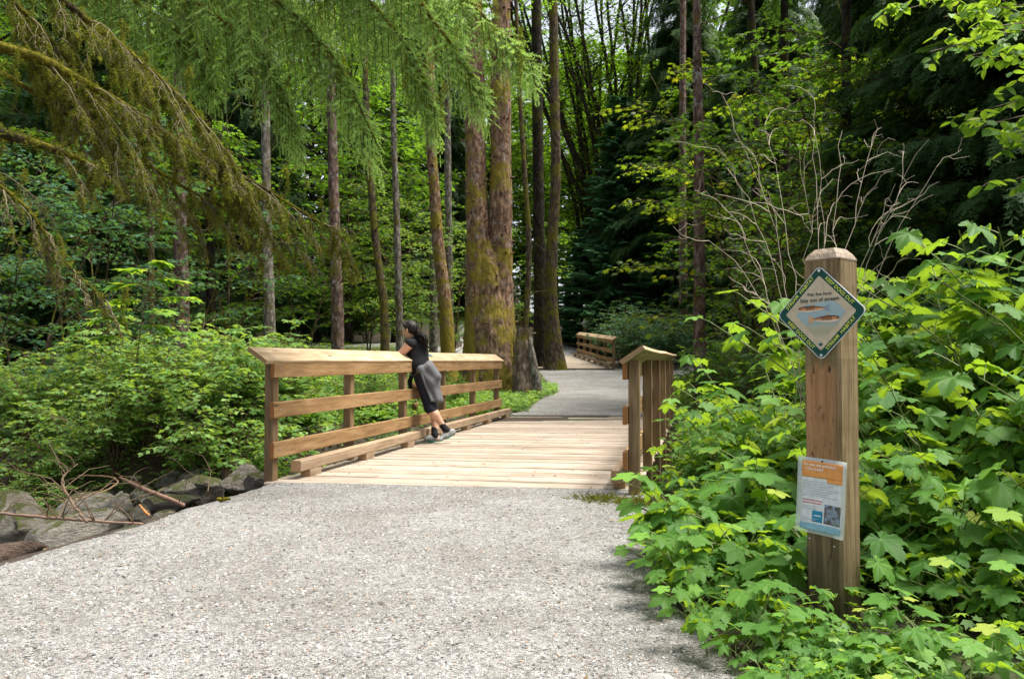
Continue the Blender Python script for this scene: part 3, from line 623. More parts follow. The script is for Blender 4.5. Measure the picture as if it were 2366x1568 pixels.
lk(nt, ramp(nt, [(0, (.52, .46, .33)), (.25, (.34, .32, .20)), (.42, (.36, .36, .26)), (.52, (.26, .36, .38)), (1, (.30, .42, .45))], mr.outputs[0]).outputs[0], b.inputs['Base Color']); b.inputs['Roughness'].default_value = .4
pic = np.array([(-.102, -.008), (-.066, -.045), (-.028, -.092), (.0, -.112), (.026, -.092), (.072, -.048), (.108, .0), (.070, .040), (.05, .046), (.01, .043), (-.03, .040), (-.072, .034)])
plate('stream_picture', pic, -.0032, .0006, mpic, SG)
m_fo = plain('fish_orange', (.50, .20, .05), .5); m_fw = plain('fish_belly', (.62, .50, .38), .5); m_fd = plain('fish_dark', (.055, .03, .02), .5); m_ft = plain('fish_tail', (.22, .30, .36), .5); m_ft2 = plain('fish_fin', (.55, .30, .14), .5)
def fish(cx, cz, L, h, face, tailm, bars):
    r = empty('fish', (cx, 0, cz)); r.parent = SG
    t = np.linspace(0, 1, 16); prof = np.sin(PI * np.clip(t * .92 + .06, 0, 1)) ** .55 * (1 - .45 * t)
    def pl(a, b_, y, m): plate('fish', np.array(a), y, .0004, m, r)
    x = face * (t - .5) * L; up = h * .5 * prof; dn = -h * .5 * prof
    def poly(lo, hi, y, m):
        o = np.concatenate([np.c_[x, lo], np.c_[x, hi][::-1]]); o = o if face > 0 else o[::-1]
        k = len(o); V = np.c_[o[:, 0] + 0, np.full(k, y), o[:, 1]]; return V
    mbs = {}
    def put(V, m, nm='body'):
        key = m.name
        if key not in mbs: mbs[key] = (MB(), m, nm)
        k = len(V); mbs[key][0].add(V, np.arange(k)[None])
    for lo, hi, y, m in ((dn, up, -.0044, m_fw), (dn * .25 + up * .05, up, -.0048, m_fo), (up * .62, up, -.0052, m_fd)): put(poly(lo, hi, y, m), m)
    for k in range(bars):
        c = face * (.30 + .058 * k - .5) * L; ww = L * .012; put(np.array([(c - ww, -.0056, -h * .16), (c + ww, -.0056, -h * .16), (c + ww, -.0056, h * .30), (c - ww, -.0056, h * .30)]), m_fd)
    e = np.arange(8) * PI / 4; put(np.c_[face * (.06 - .5) * L + h * .11 * np.cos(e), np.full(8, -.006), h * .05 + h * .11 * np.sin(e)], m_fd)
    tx = face * (.5) * L; o = np.array([(tx - face * .01 * 1, -.0042, h * .12), (tx + face * L * .2, -.0042, h * .55), (tx + face * L * .13, -.0042, 0), (tx + face * L * .2, -.0042, -h * .5), (tx - face * .01, -.0042, -h * .12)]); put(o, tailm)
    put(np.array([(-.004, -.0042, h * .38), (.012, -.0042, h * .4), (.009, -.0042, h * .68)]), m_ft2)
    root = None
    for k_, (mb_, m, nm) in mbs.items(): mb_.build('fish_' + m.name.split('_')[1], m, SG).location = (cx, 0, cz)
    bpy.data.objects.remove(r)
fish(-.034, .018, .116, .032, 1, m_ft, 6); fish(.026, -.026, .112, .034, -1, m_ft2, 7)
def text(body, size, loc, mat, parent, rot=0.0, bold=.0, name='lettering', align='CENTER', sx=1.0, up=0.0):
    c = bpy.data.curves.new(name, 'FONT'); c.body = body; c.size = size; c.align_x = align; c.align_y = 'CENTER'; c.offset = bold; c.extrude = .0002; c.space_character = 1.04
    tmp = bpy.data.objects.new('tmp', c); COL.objects.link(tmp); dg = bpy.context.evaluated_depsgraph_get(); dg.update(); me = bpy.data.meshes.new_from_object(tmp.evaluated_get(dg)); bpy.data.objects.remove(tmp)
    o = bpy.data.objects.new(name, me); COL.objects.link(o); me.materials.clear(); me.materials.append(mat); o.parent = parent
    o.matrix_basis = Matrix.Translation(loc) @ Matrix.Rotation(-rot, 4, 'Y') @ Matrix.Rotation(PI / 2, 4, 'X') @ Matrix.Diagonal((sx, 1, 1, 1)); return o
em = (HD - .041 + HD - .0045) / 2 / 2
for body, sgx, sgz, rot in (('STREAM  HABITAT', -1, 1, PI / 4), ('KEEP DOGS OUT', 1, 1, -PI / 4), ('KEEP DOGS OUT', -1, -1, -PI / 4), ('STREAM  HABITAT', 1, -1, PI / 4)):
    text(body, .0200, (sgx * em, -.0032, sgz * em), m_yel, SG, rot, .0002)
text('Fish live here', .0185, (0, -.0040, .076), m_ink, SG, 0, .0002, 'lettering'); text('Stay out of stream', .0215, (-.001, -.0040, .0535), m_ink, SG, 0, .0004, 'lettering')
e = np.arange(20) * 2 * PI / 20; plate('logo', np.c_[.0105 * np.cos(e), .0105 * np.sin(e) - .126], -.0036, .0006, plain('logo_grey', (.40, .42, .36), .5), SG)
plate('logo_mark', np.array([(-.008, -.128), (-.004, -.133), (.004, -.133), (.008, -.128), (.009, -.122), (.005, -.124), (.0, -.120), (-.005, -.124), (-.009, -.122)]), -.0042, .0004, m_ink, SG)
for z in (HD - .022, -HD + .022):
    V, F = ico_mesh(2); mb = MB(); mb.add(V * [.006, .003, .006] + [0, -.002, z], F); mb.build('screw', m_alu, SG)

# laminated notice, hung from one nail and slightly curled
NT = empty('notice', (0, 0, 0)); NT.parent = None
Mx = Matrix.Translation((pcen[0], PY + .07, 0)) @ Matrix.Rotation(-PSI, 4, 'Z') @ Matrix.Translation((-.004, -hw - .004, .525)) @ Matrix.Rotation(math.radians(2.5), 4, 'Y'); NT.matrix_world = Mx
tag(NT, 'laminated orange and white paper notice pinned to the thick post', 'notice')
def sheet(name, x0, x1, z0, z1, y, mat, n=10):
    X, Z = np.meshgrid(np.linspace(x0, x1, n), np.linspace(z1, z0, n)); Yv = y - .010 * (X / .1) ** 2 - .012 * np.clip((-Z) / .15, 0, 1) ** 2 * .8 + 0 * X; Yv = Yv + .004
    V = np.stack([X, Yv, Z], -1).reshape(-1, 3); i = np.arange(n - 1)[:, None] * n + np.arange(n - 1)[None]; F = np.stack([i, i + n, i + n + 1, i + 1], -1).reshape(-1, 4)
    mb = MB(); mb.add(V, F); o = mb.build(name, mat, NT); s = o.modifiers.new('s', 'SOLIDIFY'); s.thickness = .0003; return o
mlam, nt, b, o_ = newmat('laminate'); b.inputs['Base Color'].default_value = (.75, .82, .80, 1); b.inputs['Roughness'].default_value = .12; b.inputs['Alpha'].default_value = .42
sheet('laminate', -.104, .104, -.152, .152, -.001, mlam); m_pap = plain('paper_white', (.66, .68, .70), .4); m_or = plain('paper_orange', (.72, .30, .08), .4); m_blu = plain('paper_blue', (.0, .22, .38), .4); m_pb = plain('paper_pale_blue', (.22, .42, .52), .4)
m_red = plain('paper_red', (.55, .09, .12), .5); m_gr = plain('paper_grey_ink', (.40, .46, .52), .5)
mph, nt, b, o_ = newmat('paper_photo'); tc = nd(nt, 'TexCoord'); n1 = noise(nt, 34, tc.outputs['Object'], 4, .7); lk(nt, ramp(nt, [(.30, (.03, .03, .025)), (.44, (.10, .09, .07)), (.52, (.24, .34, .50)), (.60, (.14, .13, .10)), (.68, (.42, .42, .10))], n1.outputs[0]).outputs[0], b.inputs['Base Color'])
sheet('paper', -.085, .088, -.138, .138, -.0022, m_pap)
sheet('header', -.085, .088, .072, .138, -.0030, m_or); sheet('footer', -.085, .088, -.138, -.112, -.0030, m_pb); sheet('photo', .013, .084, -.105, -.028, -.0030, mph); sheet('picture', -.038, .006, -.105, -.060, -.0030, m_blu); sheet('picture_mark', -.030, .0, -.082, -.077, -.0036, m_pap, 4)
sheet('header_curve', .02, .088, .058, .073, -.0031, m_or)
m_lw = plain('paper_lettering', (.85, .80, .75), .5)
text('Do you see pollution', .0155, (-.079, -.0052, .124), m_lw, NT, 0, .0003, 'lettering', 'LEFT'); text('in the creek?', .0155, (-.079, -.0042, .107), m_lw, NT, 0, .0003, 'lettering', 'LEFT')
for k in range(7): sheet('text_line', -.079, .070 - .02 * (k % 3), .055 - .0095 * k, .0572 - .0095 * k, -.0038, m_gr, 6)
for k in range(2): sheet('text_line', -.079, .004 - .006 * k, -.022 - .011 * k, -.0185 - .011 * k, -.0038, m_red, 6)
for k in range(4): sheet('text_line', -.079, -.010 - .01 * (k % 2), -.046 - .009 * k if k < 2 else -.094 - .006 * (k - 2), (-.046 - .009 * k if k < 2 else -.094 - .006 * (k - 2)) + .0018, -.0038, m_gr, 6)
V, F = ico_mesh(2); mb = MB(); mb.add(V * [.004, .004, .004] + [0, -.006, .142], F); mb.build('nail', plain('rusty_nail', (.03, .02, .02), .6), NT)
for dx, dz in ((-.06, -.175), (.045, -.19)):
    mb = MB(); mb.add(V * [.0035, .002, .0035] + [dx, -hw - .001, (.525 + dz)], F); mb.build('nail', m_alu, SP)
# ------------------------------------------------------------------ woman leaning on the handrail
m_skin = plain('skin', (.56, .32, .22), .5, .4); m_skin.node_tree.nodes['Principled BSDF'].inputs['Subsurface Weight'].default_value = .0
m_shirt = plain('black_shirt', (.012, .0125, .014), .8, .15, 0, .3, 25); m_legg = plain('navy_leggings', (.009, .010, .018), .7, .2); m_grey = plain('grey_sweater', (.12, .124, .13), .95, .1, 0, .6, 90)
m_sock = plain('black_sock', (.008, .008, .009), .9); m_shoe = plain('grey_shoe', (.26, .27, .26), .7, .3, 0, .3, 60); m_sole = plain('teal_sole', (.03, .40, .32), .6); m_sole2 = plain('white_sole', (.5, .5, .5), .6); m_lace = plain('dark_trim', (.04, .045, .05), .7)
mh, nt, b, o_ = newmat('dark_hair'); tc = nd(nt, 'TexCoord'); mp = nd(nt, 'Mapping'); mp.inputs['Scale'].default_value = (60, 60, 14); lk(nt, tc.outputs['Object'], mp.inputs[0]); n1 = noise(nt, 1.4, mp.outputs[0], 4, .6, .5)
lk(nt, ramp(nt, [(.35, (.006, .005, .005)), (.62, (.016, .012, .012)), (.82, (.05, .042, .042))], n1.outputs[0]).outputs[0], b.inputs['Base Color']); b.inputs['Roughness'].default_value = .42; b.inputs['Specular IOR Level'].default_value = .25; bump(nt, n1.outputs[0], .8, .01, b)
def q(u, v, Y): return P(u, v, Y)
PR = empty('person', B(.33, 3.45, 0)); tag(PR, 'woman in black sleeveless top and grey waist sweater leaning on the handrail', 'person')
PR_inv = PR.matrix_world  # children keep world coordinates through an inverse offset
def adopt(o): o.parent = PR; o.matrix_parent_inverse = Matrix.Translation(-Vector(PR.location)); return o
DY = 10.42
hipL, hipR = q(973, 873, DY - .05), q(988, 872, DY + .12); pel = (hipL + hipR) / 2 + [0, 0, .05]
waist = q(967, 842, DY + .02); chest = q(964.5, 812, DY + .05); neck0 = q(956.5, 786, DY + .06); neck1 = q(951, 772, DY + .03)
head = q(947.0, 760.5, DY + .0)
shL, shR = q(946.5, 794, DY - .13), q(975, 792, DY + .20)
elL, haL = q(924.5, 820.0, DY - .10), q(945, 824.5, DY + .26)
elR, haR = q(962, 823.5, DY + .47), q(936, 823, DY + .20)
knA, anA, toA, heA = q(991.5, 943, DY - .10), q(1029, 991, DY - .05), q(1013.5, 1014.5, DY - .11), q(1046, 1000, DY + .0)
knB, anB, toB, heB = q(1002, 944, DY + .16), q(1004, 1003, DY + .06), q(984, 1014.5, DY + .02), q(1013, 1013.5, DY + .08)
fdir = unit(np.array([-.78, .60, 0])); side = np.array([fdir[1], -fdir[0], 0])          # faces left and away; side = her right
tax = unit(neck0 - pel)
lo = np.minimum.reduce([elL, haR, toA, toB, head, elR]) - .16; hi = np.maximum.reduce([head, heA, elR, haL, knB, heB, neck0]) + .18
def torso(s, g=0.0, k=.05):
    bk = np.cross(tax, side)
    for a, b_, ra, rb, fl in ((pel, waist, .142 + g, .138 + g, .85), (waist, chest, .138 + g, .142 + g, .82), (chest, (shL + shR) / 2 + [0, 0, -.01], .142 + g, .105 + g, .72)):
        s.cone(a, b_, ra, rb, k, (bk, fl))
    s.cone(shL, shR, .056 + g, .056 + g, k)
    return s
def legs(s, g=0.0, k=.03, full=True):
    for hp, kn, an in ((hipL, knA, anA), (hipR, knB, anB)):
        s.cone(hp, kn, .086 + g, .052 + g, .05)
        if full:
            cm = kn + (an - kn) * .30 + np.array([.014, -.0, 0]); s.cone(kn, cm, .054 + g, .055 + g, .02); s.cone(cm, an, .054 + g, .034 + g, k)
    s.ell(pel + [0, 0, -.03] - fdir * .055, np.eye(3), (.13 + g, .13 + g, .12 + g), .05)
    return s
s = SDF(lo, hi, .0075); torso(s); legs(s)
s.cone(neck0 - [0, 0, .03], neck1, .052, .045, .02)
# head turned left and away: skull, jaw, nose, ears, eyes and lips
hf = unit(np.array([-.90, .42, -.10])); hs_ = unit(np.cross(hf, [0, 0, 1])); hu = np.cross(hs_, hf); HR = np.stack([hf, hs_, hu], 1)
s.ell(head + hu * .02, HR, (.094, .074, .098), .02); s.ell(head + hf * .030 - hu * .045, HR, (.064, .054, .066), .03)
s.cone(head + hf * .094 - hu * .012, head + hf * .112 - hu * .038, .010, .014, .012)
s.ell(head + hf * .082 - hu * .066, HR, (.018, .026, .010), .01)
for sg in (-1, 1):
    s.ell(head + hs_ * sg * .074 - hu * .012 - hf * .005, HR, (.018, .009, .030), .008); s.ell(head + hf * .078 + hs_ * sg * .030 + hu * .002, HR, (.014, .014, .010), .006)
for sh, el, ha in ((shL, elL, haL), (shR, elR, haR)):
    s.cone(sh, el, .060, .046, .03); m1 = el + (ha - el) * .35; s.cone(el, m1, .042, .038, .015); s.cone(m1, ha, .038, .024, .02)
    d = unit(ha - el); sp_ = unit(np.cross(d, [0, 0, 1.])); s.cone(ha, ha + d * .075, .024, .028, .02, (np.array([0, 0, 1.]), .55))
    for i, off in enumerate((-.027, -.009, .009, .027)):
        b0 = ha + d * .085 + sp_ * off; L = (.062, .075, .070, .055)[i]; b1 = b0 + d * L * .55 + np.array([0, 0, -.004]); s.cone(b0, b1, .0098, .009, .006); s.cone(b1, b1 + d * L * .45 + np.array([0, 0, -.016]), .009, .0078, .004)
    b0 = ha + d * .025 + sp_ * .028 * (1 if sh is shL else -1); s.cone(b0, b0 + d * .035 + sp_ * .025 * (1 if sh is shL else -1), .011, .0095, .008)
for an, toe, heel in ((anA, toA, heA), (anB, toB, heB)):
    s.cone(an, heel, .034, .030, .02); s.cone(heel, toe, .030, .026, .02)
adopt(s.build('body', m_skin))
# clothes
s = SDF(lo, hi, .0075); torso(s, .010); s.cut(shL + (elL - shL) * .34 - fdir * .01, unit(elL - shL)) if False else None
s.cone(waist, pel, .128, .150, .03, (np.cross(tax, side), .8)); s.cut(pel - tax * .02, -tax); s.cut(neck0 + tax * .022 + fdir * .0, unit(tax * 1.0 + fdir * .35))
for sh, el in ((shL, elL), (shR, elR)):
    S2 = SDF(lo, hi, .0075); S2.cone(sh, sh + (el - sh) * .4, .071, .064, .03); S2.cut(sh + (el - sh) * .03, el - sh); s.F = np.minimum(s.F, S2.F)
adopt(s.build('shirt', m_shirt))
s = SDF(lo, hi, .0075); legs(s, .009, .03, True); s.cone(pel, waist, .14, .12, .04, (np.cross(tax, side), .8)); s.cut(waist, tax)
kc = (knA + knB) / 2; s.cut(knA + (anA - knA) * .17, unit(np.array([.45, -.0, -1.0]))); adopt(s.build('leggings', m_legg))
s = SDF(lo, hi, .0075); bk = np.cross(tax, side)
def wpt(u, v, dy): return q(u, v, DY + dy)
# sweater: waist band wraps round, body hangs at the back, sleeves knotted in front
wl, wr = wpt(957, 862, -.06), wpt(995, 846, .10)
s.cone(wpt(954, 861, -.02), wpt(972, 853, -.10), .040, .046, .03); s.cone(wpt(972, 853, -.10), wpt(992, 843, -.02), .046, .048, .04); s.cone(wpt(992, 843, -.02), wpt(985, 846, .15), .05, .05, .04)
s.cone(wpt(956, 861, .0), wpt(962, 856, .16), .035, .035, .03); s.cone(wpt(975, 855, -.10), wpt(1000, 880, -.10), .045, .085, .05, (bk, .6)); s.cone(wpt(994, 858, -.04), wpt(1004, 888, -.02), .085, .085, .05, (bk, .7))
s.cone(wpt(1002, 882, -.06), wpt(1013, 920, -.08), .078, .052, .04, (bk, .5)); s.cone(wpt(1009, 905, -.02), wpt(1017, 922, -.02), .06, .052, .03, (bk, .6)); s.cone(wpt(996, 880, -.12), wpt(1008, 922, -.10), .04, .038, .03)
s.cone(wpt(984, 862, .0), wpt(1001, 884, -.02), .080, .078, .05, (bk, .7)); s.cone(wpt(998, 862, .06), wpt(1006, 890, .06), .06, .06, .05)
s.cone(wpt(992, 849, -.08), wpt(1006, 870, -.08), .06, .07, .04); s.cone(wpt(998, 850, .06), wpt(1008, 870, .08), .05, .07, .04)
for k in range(7):      # folds
    a = wpt(972 + 5 * k, 860 - 1.5 * k, -.14 + .02 * k); b_ = wpt(997 + 4.2 * k, 925, -.16 + .03 * k); s.cone(a, b_, .015, .018, .010)
s.cut(wpt(1008, 930, 0), unit(np.array([-.35, 0, -1.0]))); adopt(s.build('sweater', m_grey))
s = SDF(lo, hi, .0075)
s.cone(wpt(954, 861, .02), wpt(947, 880, .06), .026, .030, .01); s.cone(wpt(947, 880, .06), wpt(948, 896, .06), .030, .026, .01); adopt(s.build('sleeve', m_shirt))
for an, toe, heel, kn in ((anA, toA, heA, knA), (anB, toB, heB, knB)):
    s = SDF(lo, hi, .006); up_ = unit(kn - an); s.cone(an - up_ * .02, an + up_ * .085, .043, .043, .02); s.cone(an, heel, .040, .036, .02); s.cut(an + up_ * .092, up_); adopt(s.build('sock', m_sock))
    d = unit(toe - heel); n_ = unit(np.cross(np.cross(d, [0, 0, 1.]), d)); lat = unit(np.cross(d, n_))
    def shoe(g, k=.02):
        s = SDF(lo, hi, .0055); s.cone(heel + n_ * .006, heel + d * .10 + n_ * .004, .038 + g, .044 + g, k, (n_, .95)); s.cone(heel + d * .10, toe - d * .015 - n_ * .004, .044 + g, .038 + g, k, (n_, .72)); return s
    s = shoe(0); s.cone(heel + n_ * .025, an + (heel - an) * .35 + d * .005, .036, .040, .025); s.cone(an + (heel - an) * .5 + d * .02, heel + d * .15 + n_ * .018, .034, .028, .02); s.cut(an + (heel - an) * .32 + n_ * .012, n_ - d * .15); s.cut(heel - n_ * .022, -n_); so_ = adopt(s.build('shoe', m_shoe))
    s = shoe(.004); s.cut(heel - n_ * .020, n_); s.cut(heel - n_ * .036, -n_); adopt(s.build('sole', m_sole))
    s = shoe(.005); s.cut(heel - n_ * .034, n_); s.cut(heel - n_ * .044, -n_); adopt(s.build('outsole', m_sole2))
    mb = MB()
    for k in range(4):
        c = heel + d * (.055 + .030 * k); a = c + n_ * (.030 - .004 * k) + lat * .040; b_ = c + d * .012 - n_ * .018 + lat * .047
        for sg in (1, -1):
            A = a - lat * .080 * (sg < 0); B_ = b_ - lat * .094 * (sg < 0); mb.add(*tube([A, (A + B_) / 2 + lat * .004 * sg, B_], .0035, 5))
    adopt(mb.build('shoe_trim', m_lace))
# hair cap, band and wavy ponytail
s = SDF(head - .22, head + .22, .005); s.ell(head + hu * .022 - hf * .012, HR, (.098, .081, .097), .02); s.ell(head - hf * .055 + hu * .0, HR, (.055, .065, .06), .03)
G = SDF(head - .22, head + .22, .005); G.ell(head + hf * .085 - hu * .050, HR, (.085, .10, .105), .01); s.sub(G.F)
G = SDF(head - .22, head + .22, .005); G.ell(head - hu * .14 + hf * .03, HR, (.10, .12, .08), .01); s.sub(G.F)
for k in range(26):
    a = -PI * .42 + k * PI * .84 / 25; p0 = head + hf * .055 * math.cos(a * .6) + hu * (.022 + .085 * math.cos(a)) + hs_ * .084 * math.sin(a); p2 = head - hf * .10 - hu * .012; pm = (p0 + p2) / 2 + unit((p0 + p2) / 2 - head) * .040
    for c0, c1 in zip(curve(p0, pm, p2, 6)[:-1], curve(p0, pm, p2, 6)[1:]): s.cone(c0, c1, .009, .009, .008)
hair = adopt(s.build('hair', mh))
tail0 = q(961.5, 766.5, DY + .0)
mb = MB(); V, F = tube([tail0 + [-.012, 0, .006], tail0 + [.012, 0, -.006]], .021, 10); mb.add(V, F); adopt(mb.build('hair_band', plain('pale_hair_band', (.35, .40, .62), .4)))
mb = MB(); r_ = np.random.default_rng(4)
for k in range(95):
    a = r_.normal(size=3) * [.013, .016, .013]; b_ = r_.normal(size=3) * [.030, .028, .024]; w0 = r_.uniform(.4, 1)
    pts = spline([tail0 + a * .7, q(968, 774, DY - .02) + a * 1.6 + b_ * .5, q(977, 781, DY - .03) + b_, q(980 + 3 * r_.random(), 792, DY - .02) + b_ * .9 * w0, q(985 + 3 * r_.normal(), 794 + 14 * w0, DY - .02) + b_ * .6], 22)
    ph = r_.uniform(0, 6); tt = np.linspace(0, 1, 22); pts = pts + np.stack([np.sin(tt * 15 + ph), np.cos(tt * 13 + ph), np.sin(tt * 12 + ph * 2)], 1) * (.009 * tt[:, None])
    mb.add(*tube(pts, .0048 * (1 - tt ** 3 * .75), 5))
adopt(mb.build('ponytail', mh))
# ================================================================== plants
def barkmat(name, dark, light, moss=(.16, .13, .015), amt=.5, sc=6, spots=None, low=None):
    """bark with furrows; moss patches; low = height in metres under which moss thickens"""
    m, nt, b, o = newmat(name); tc = nd(nt, 'TexCoord'); b.inputs['Roughness'].default_value = .9; b.inputs['Specular IOR Level'].default_value = .15
    mp = nd(nt, 'Mapping'); mp.inputs['Scale'].default_value = (sc, sc, sc * .4); lk(nt, tc.outputs['Object'], mp.inputs[0])
    n1 = noise(nt, 2.2, mp.outputs[0], 7, .68, .6); vo = nd(nt, 'TexVoronoi'); vo.inputs['Scale'].default_value = 1.7; wv = nd(nt, 'VectorMath', operation='MULTIPLY_ADD'); wv.inputs[1].default_value = (.9, .9, .9); lk(nt, n1.outputs['Color'], wv.inputs[0]); lk(nt, mp.outputs[0], wv.inputs[2]); lk(nt, wv.outputs[0], vo.inputs['Vector'])
    c = ramp(nt, [(.36, dark), (.62, light)], n1.outputs[0]).outputs[0]; fur = ramp(nt, [(.35, (1, 1, 1)), (.62, (.38, .34, .32))], vo.outputs['Distance']); c = mix(nt, c, fur.outputs[0], .85, 'MULTIPLY')
    if spots:
        n4 = noise(nt, 5.5, tc.outputs['Object'], 6, .7); f = ramp(nt, [(.56, (0, 0, 0)), (.66, (1, 1, 1))], n4.outputs[0]); c = mix(nt, c, spots, f.outputs[0])
    n3 = noise(nt, 1.6, tc.outputs['Object'], 7, .7); src = n3.outputs[0]
    if low:
        sz = nd(nt, 'SeparateXYZ'); lk(nt, tc.outputs['Object'], sz.inputs[0]); mr = nd(nt, 'MapRange'); mr.inputs['From Min'].default_value = low; mr.inputs['From Max'].default_value = 0; mr.inputs['To Max'].default_value = .22; lk(nt, sz.outputs[2], mr.inputs[0])
        ad = nd(nt, 'Math', operation='ADD'); lk(nt, n3.outputs[0], ad.inputs[0]); lk(nt, mr.outputs[0], ad.inputs[1]); src = ad.outputs[0]
    t0 = .5 + (.5 - amt) * .32; f = ramp(nt, [(t0, (0, 0, 0)), (t0 + .07, (1, 1, 1))], src)
    n5 = noise(nt, 45, tc.outputs['Object'], 4, .7); mc = ramp(nt, [(.3, tuple(x * .45 for x in moss)), (.7, tuple(x * 1.25 for x in moss))], n5.outputs[0])
    lk(nt, mix(nt, c, mc.outputs[0], f.outputs[0]), b.inputs['Base Color'])
    h = nd(nt, 'Math', operation='MULTIPLY_ADD'); h.inputs[1].default_value = .5; lk(nt, n5.outputs[0], h.inputs[0]); iv = nd(nt, 'Math', operation='SUBTRACT'); lk(nt, n1.outputs[0], iv.inputs[0]); lk(nt, vo.outputs['Distance'], iv.inputs[1]); lk(nt, iv.outputs[0], h.inputs[2]); bump(nt, h.outputs[0], 1.0, .05, b); return m
BK_SPRUCE = barkmat('spruce_bark', (.15, .088, .056), (.42, .265, .175), (.26, .205, .03), .50, 7, (.30, .28, .25), 2.6)
BK_GREY = barkmat('grey_bark', (.14, .125, .10), (.36, .33, .275), (.15, .125, .02), .40, 7, (.34, .33, .28))
BK_MOSS = barkmat('mossy_bark', (.075, .055, .038), (.18, .135, .095), (.14, .125, .018), .56, 7, None)
BK_DARK = barkmat('dark_bark', (.018, .014, .010), (.05, .04, .028), (.055, .05, .01), .5, 6)
BK_RED = barkmat('reddish_bark', (.12, .08, .065), (.30, .21, .17), (.17, .11, .02), .36, 6, (.34, .33, .30))
BK_TWIG = plain('twig_wood', (.13, .085, .05), .8); BK_PALE = plain('pale_twig', (.44, .37, .28), .8); BK_STEM = plain('green_stem', (.12, .15, .04), .6)
BK_LIMB = barkmat('mossy_limb', (.05, .04, .02), (.12, .10, .04), (.20, .175, .012), .8, 9)
LF_FG = leafmat('thimbleberry_leaf', (.020, .080, .014), (.13, .28, .038), .34, (.42, .60, .02), .58, (.20, .34, .09), .22, odd=(.27, .33, .05))
LF_SHRUB = leafmat('shrub_leaf', (.045, .125, .025), (.24, .38, .11), .36, (.40, .55, .03), .5)
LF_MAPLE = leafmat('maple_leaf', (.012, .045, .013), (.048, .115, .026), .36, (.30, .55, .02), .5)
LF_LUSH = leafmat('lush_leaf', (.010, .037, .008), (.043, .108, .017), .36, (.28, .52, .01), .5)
LF_DEEP = leafmat('deep_shade_leaf', (.007, .028, .007), (.030, .082, .020), .32, (.22, .42, .01), .5)  # darker copy of the maple leaf, forest shade put into its colour
LF_BLUE = leafmat('bluish_maple_leaf', (.016, .060, .032), (.065, .155, .08), .25, (.2, .4, .05), .45)  # dark bluish green is this maple's own leaf colour
LF_YEL = leafmat('yellow_leaf', (.022, .065, .012), (.12, .19, .02), .38, (.36, .48, .01), .5, odd=(.45, .38, .02))
LF_FERN = leafmat('fern_leaf', (.06, .15, .02), (.16, .32, .05), .4, (.4, .6, .02), .5)
LF_GRASS = leafmat('grass_blade', (.05, .11, .02), (.14, .24, .04), .4, (.4, .6, .02), .5)
ND_SPRUCE = leafmat('spruce_needles', (.045, .10, .03), (.36, .56, .17), .34, (.4, .55, .06), .55)
ND_BLUE = leafmat('fir_needles', (.035, .115, .050), (.13, .30, .115), .18, (.1, .3, .05), .55)
ND_DARK = leafmat('hemlock_needles', (.018, .048, .014), (.065, .135, .035), .25, (.15, .3, .02), .6)
LF_MOSS = leafmat('hanging_moss', (.030, .038, .006), (.205, .21, .026), .28, (.30, .32, .02), .9)
LF_BROWN = leafmat('dead_leaf', (.12, .08, .04), (.34, .25, .14), .2, (.3, .2, .1), .8)

# ---- leaf templates (base at the origin, tip along +X, face up +Z)
def T_simple(wd=.32, fold=.07, droop=.08):
    V = np.array([(0, 0, 0), (.42, wd, fold), (1, 0, -droop), (.42, -wd, fold), (.5, 0, -.01)]); return V, np.array([[0, 4, 1], [4, 2, 1], [0, 3, 4], [4, 3, 2]])
def T_flat(wd=.3, fold=.08):
    V = np.array([(0, 0, 0), (.45, wd, fold), (1, 0, -.04), (.45, -wd, fold)]); return V, np.array([[0, 2, 1], [0, 3, 2]])
def T_oval():
    V = [(0, 0, 0), (.3, 0, .0), (.65, 0, -.02), (1, 0, -.08)]; L = [(.12, .16, .03), (.38, .28, .05), (.7, .22, .02)]
    V = np.array(V + L + [(a, -b_, c) for a, b_, c in L]); F = [[0, 1, 4], [1, 5, 4], [1, 2, 5], [2, 6, 5], [2, 3, 6]]; F += [[a if a < 4 else a + 3 for a in f][::-1] for f in F]; return V, np.array(F)
def T_palm(n=11):
    """five pointed lobes, light mesh"""
    a = [0, 24, 46, 70, 98, 130]; r = [1.0, .48, .86, .42, .62, .36]
    th = np.radians(np.array([-x for x in a[::-1]] + a[1:])); rr = np.array(r[::-1] + r[1:]); V = np.c_[.30 + .70 * rr * np.cos(th), .70 * rr * np.sin(th), -.13 * rr ** 2 + .03 * (rr < .5)]
    V = np.vstack([[(.30, 0, .02), (0, 0, 0)], V]); k = len(th); F = [[0, 2 + i, 3 + i] for i in range(k - 1)] + [[0, 1 + k, 1], [0, 1, 2]]; return V, np.array(F)
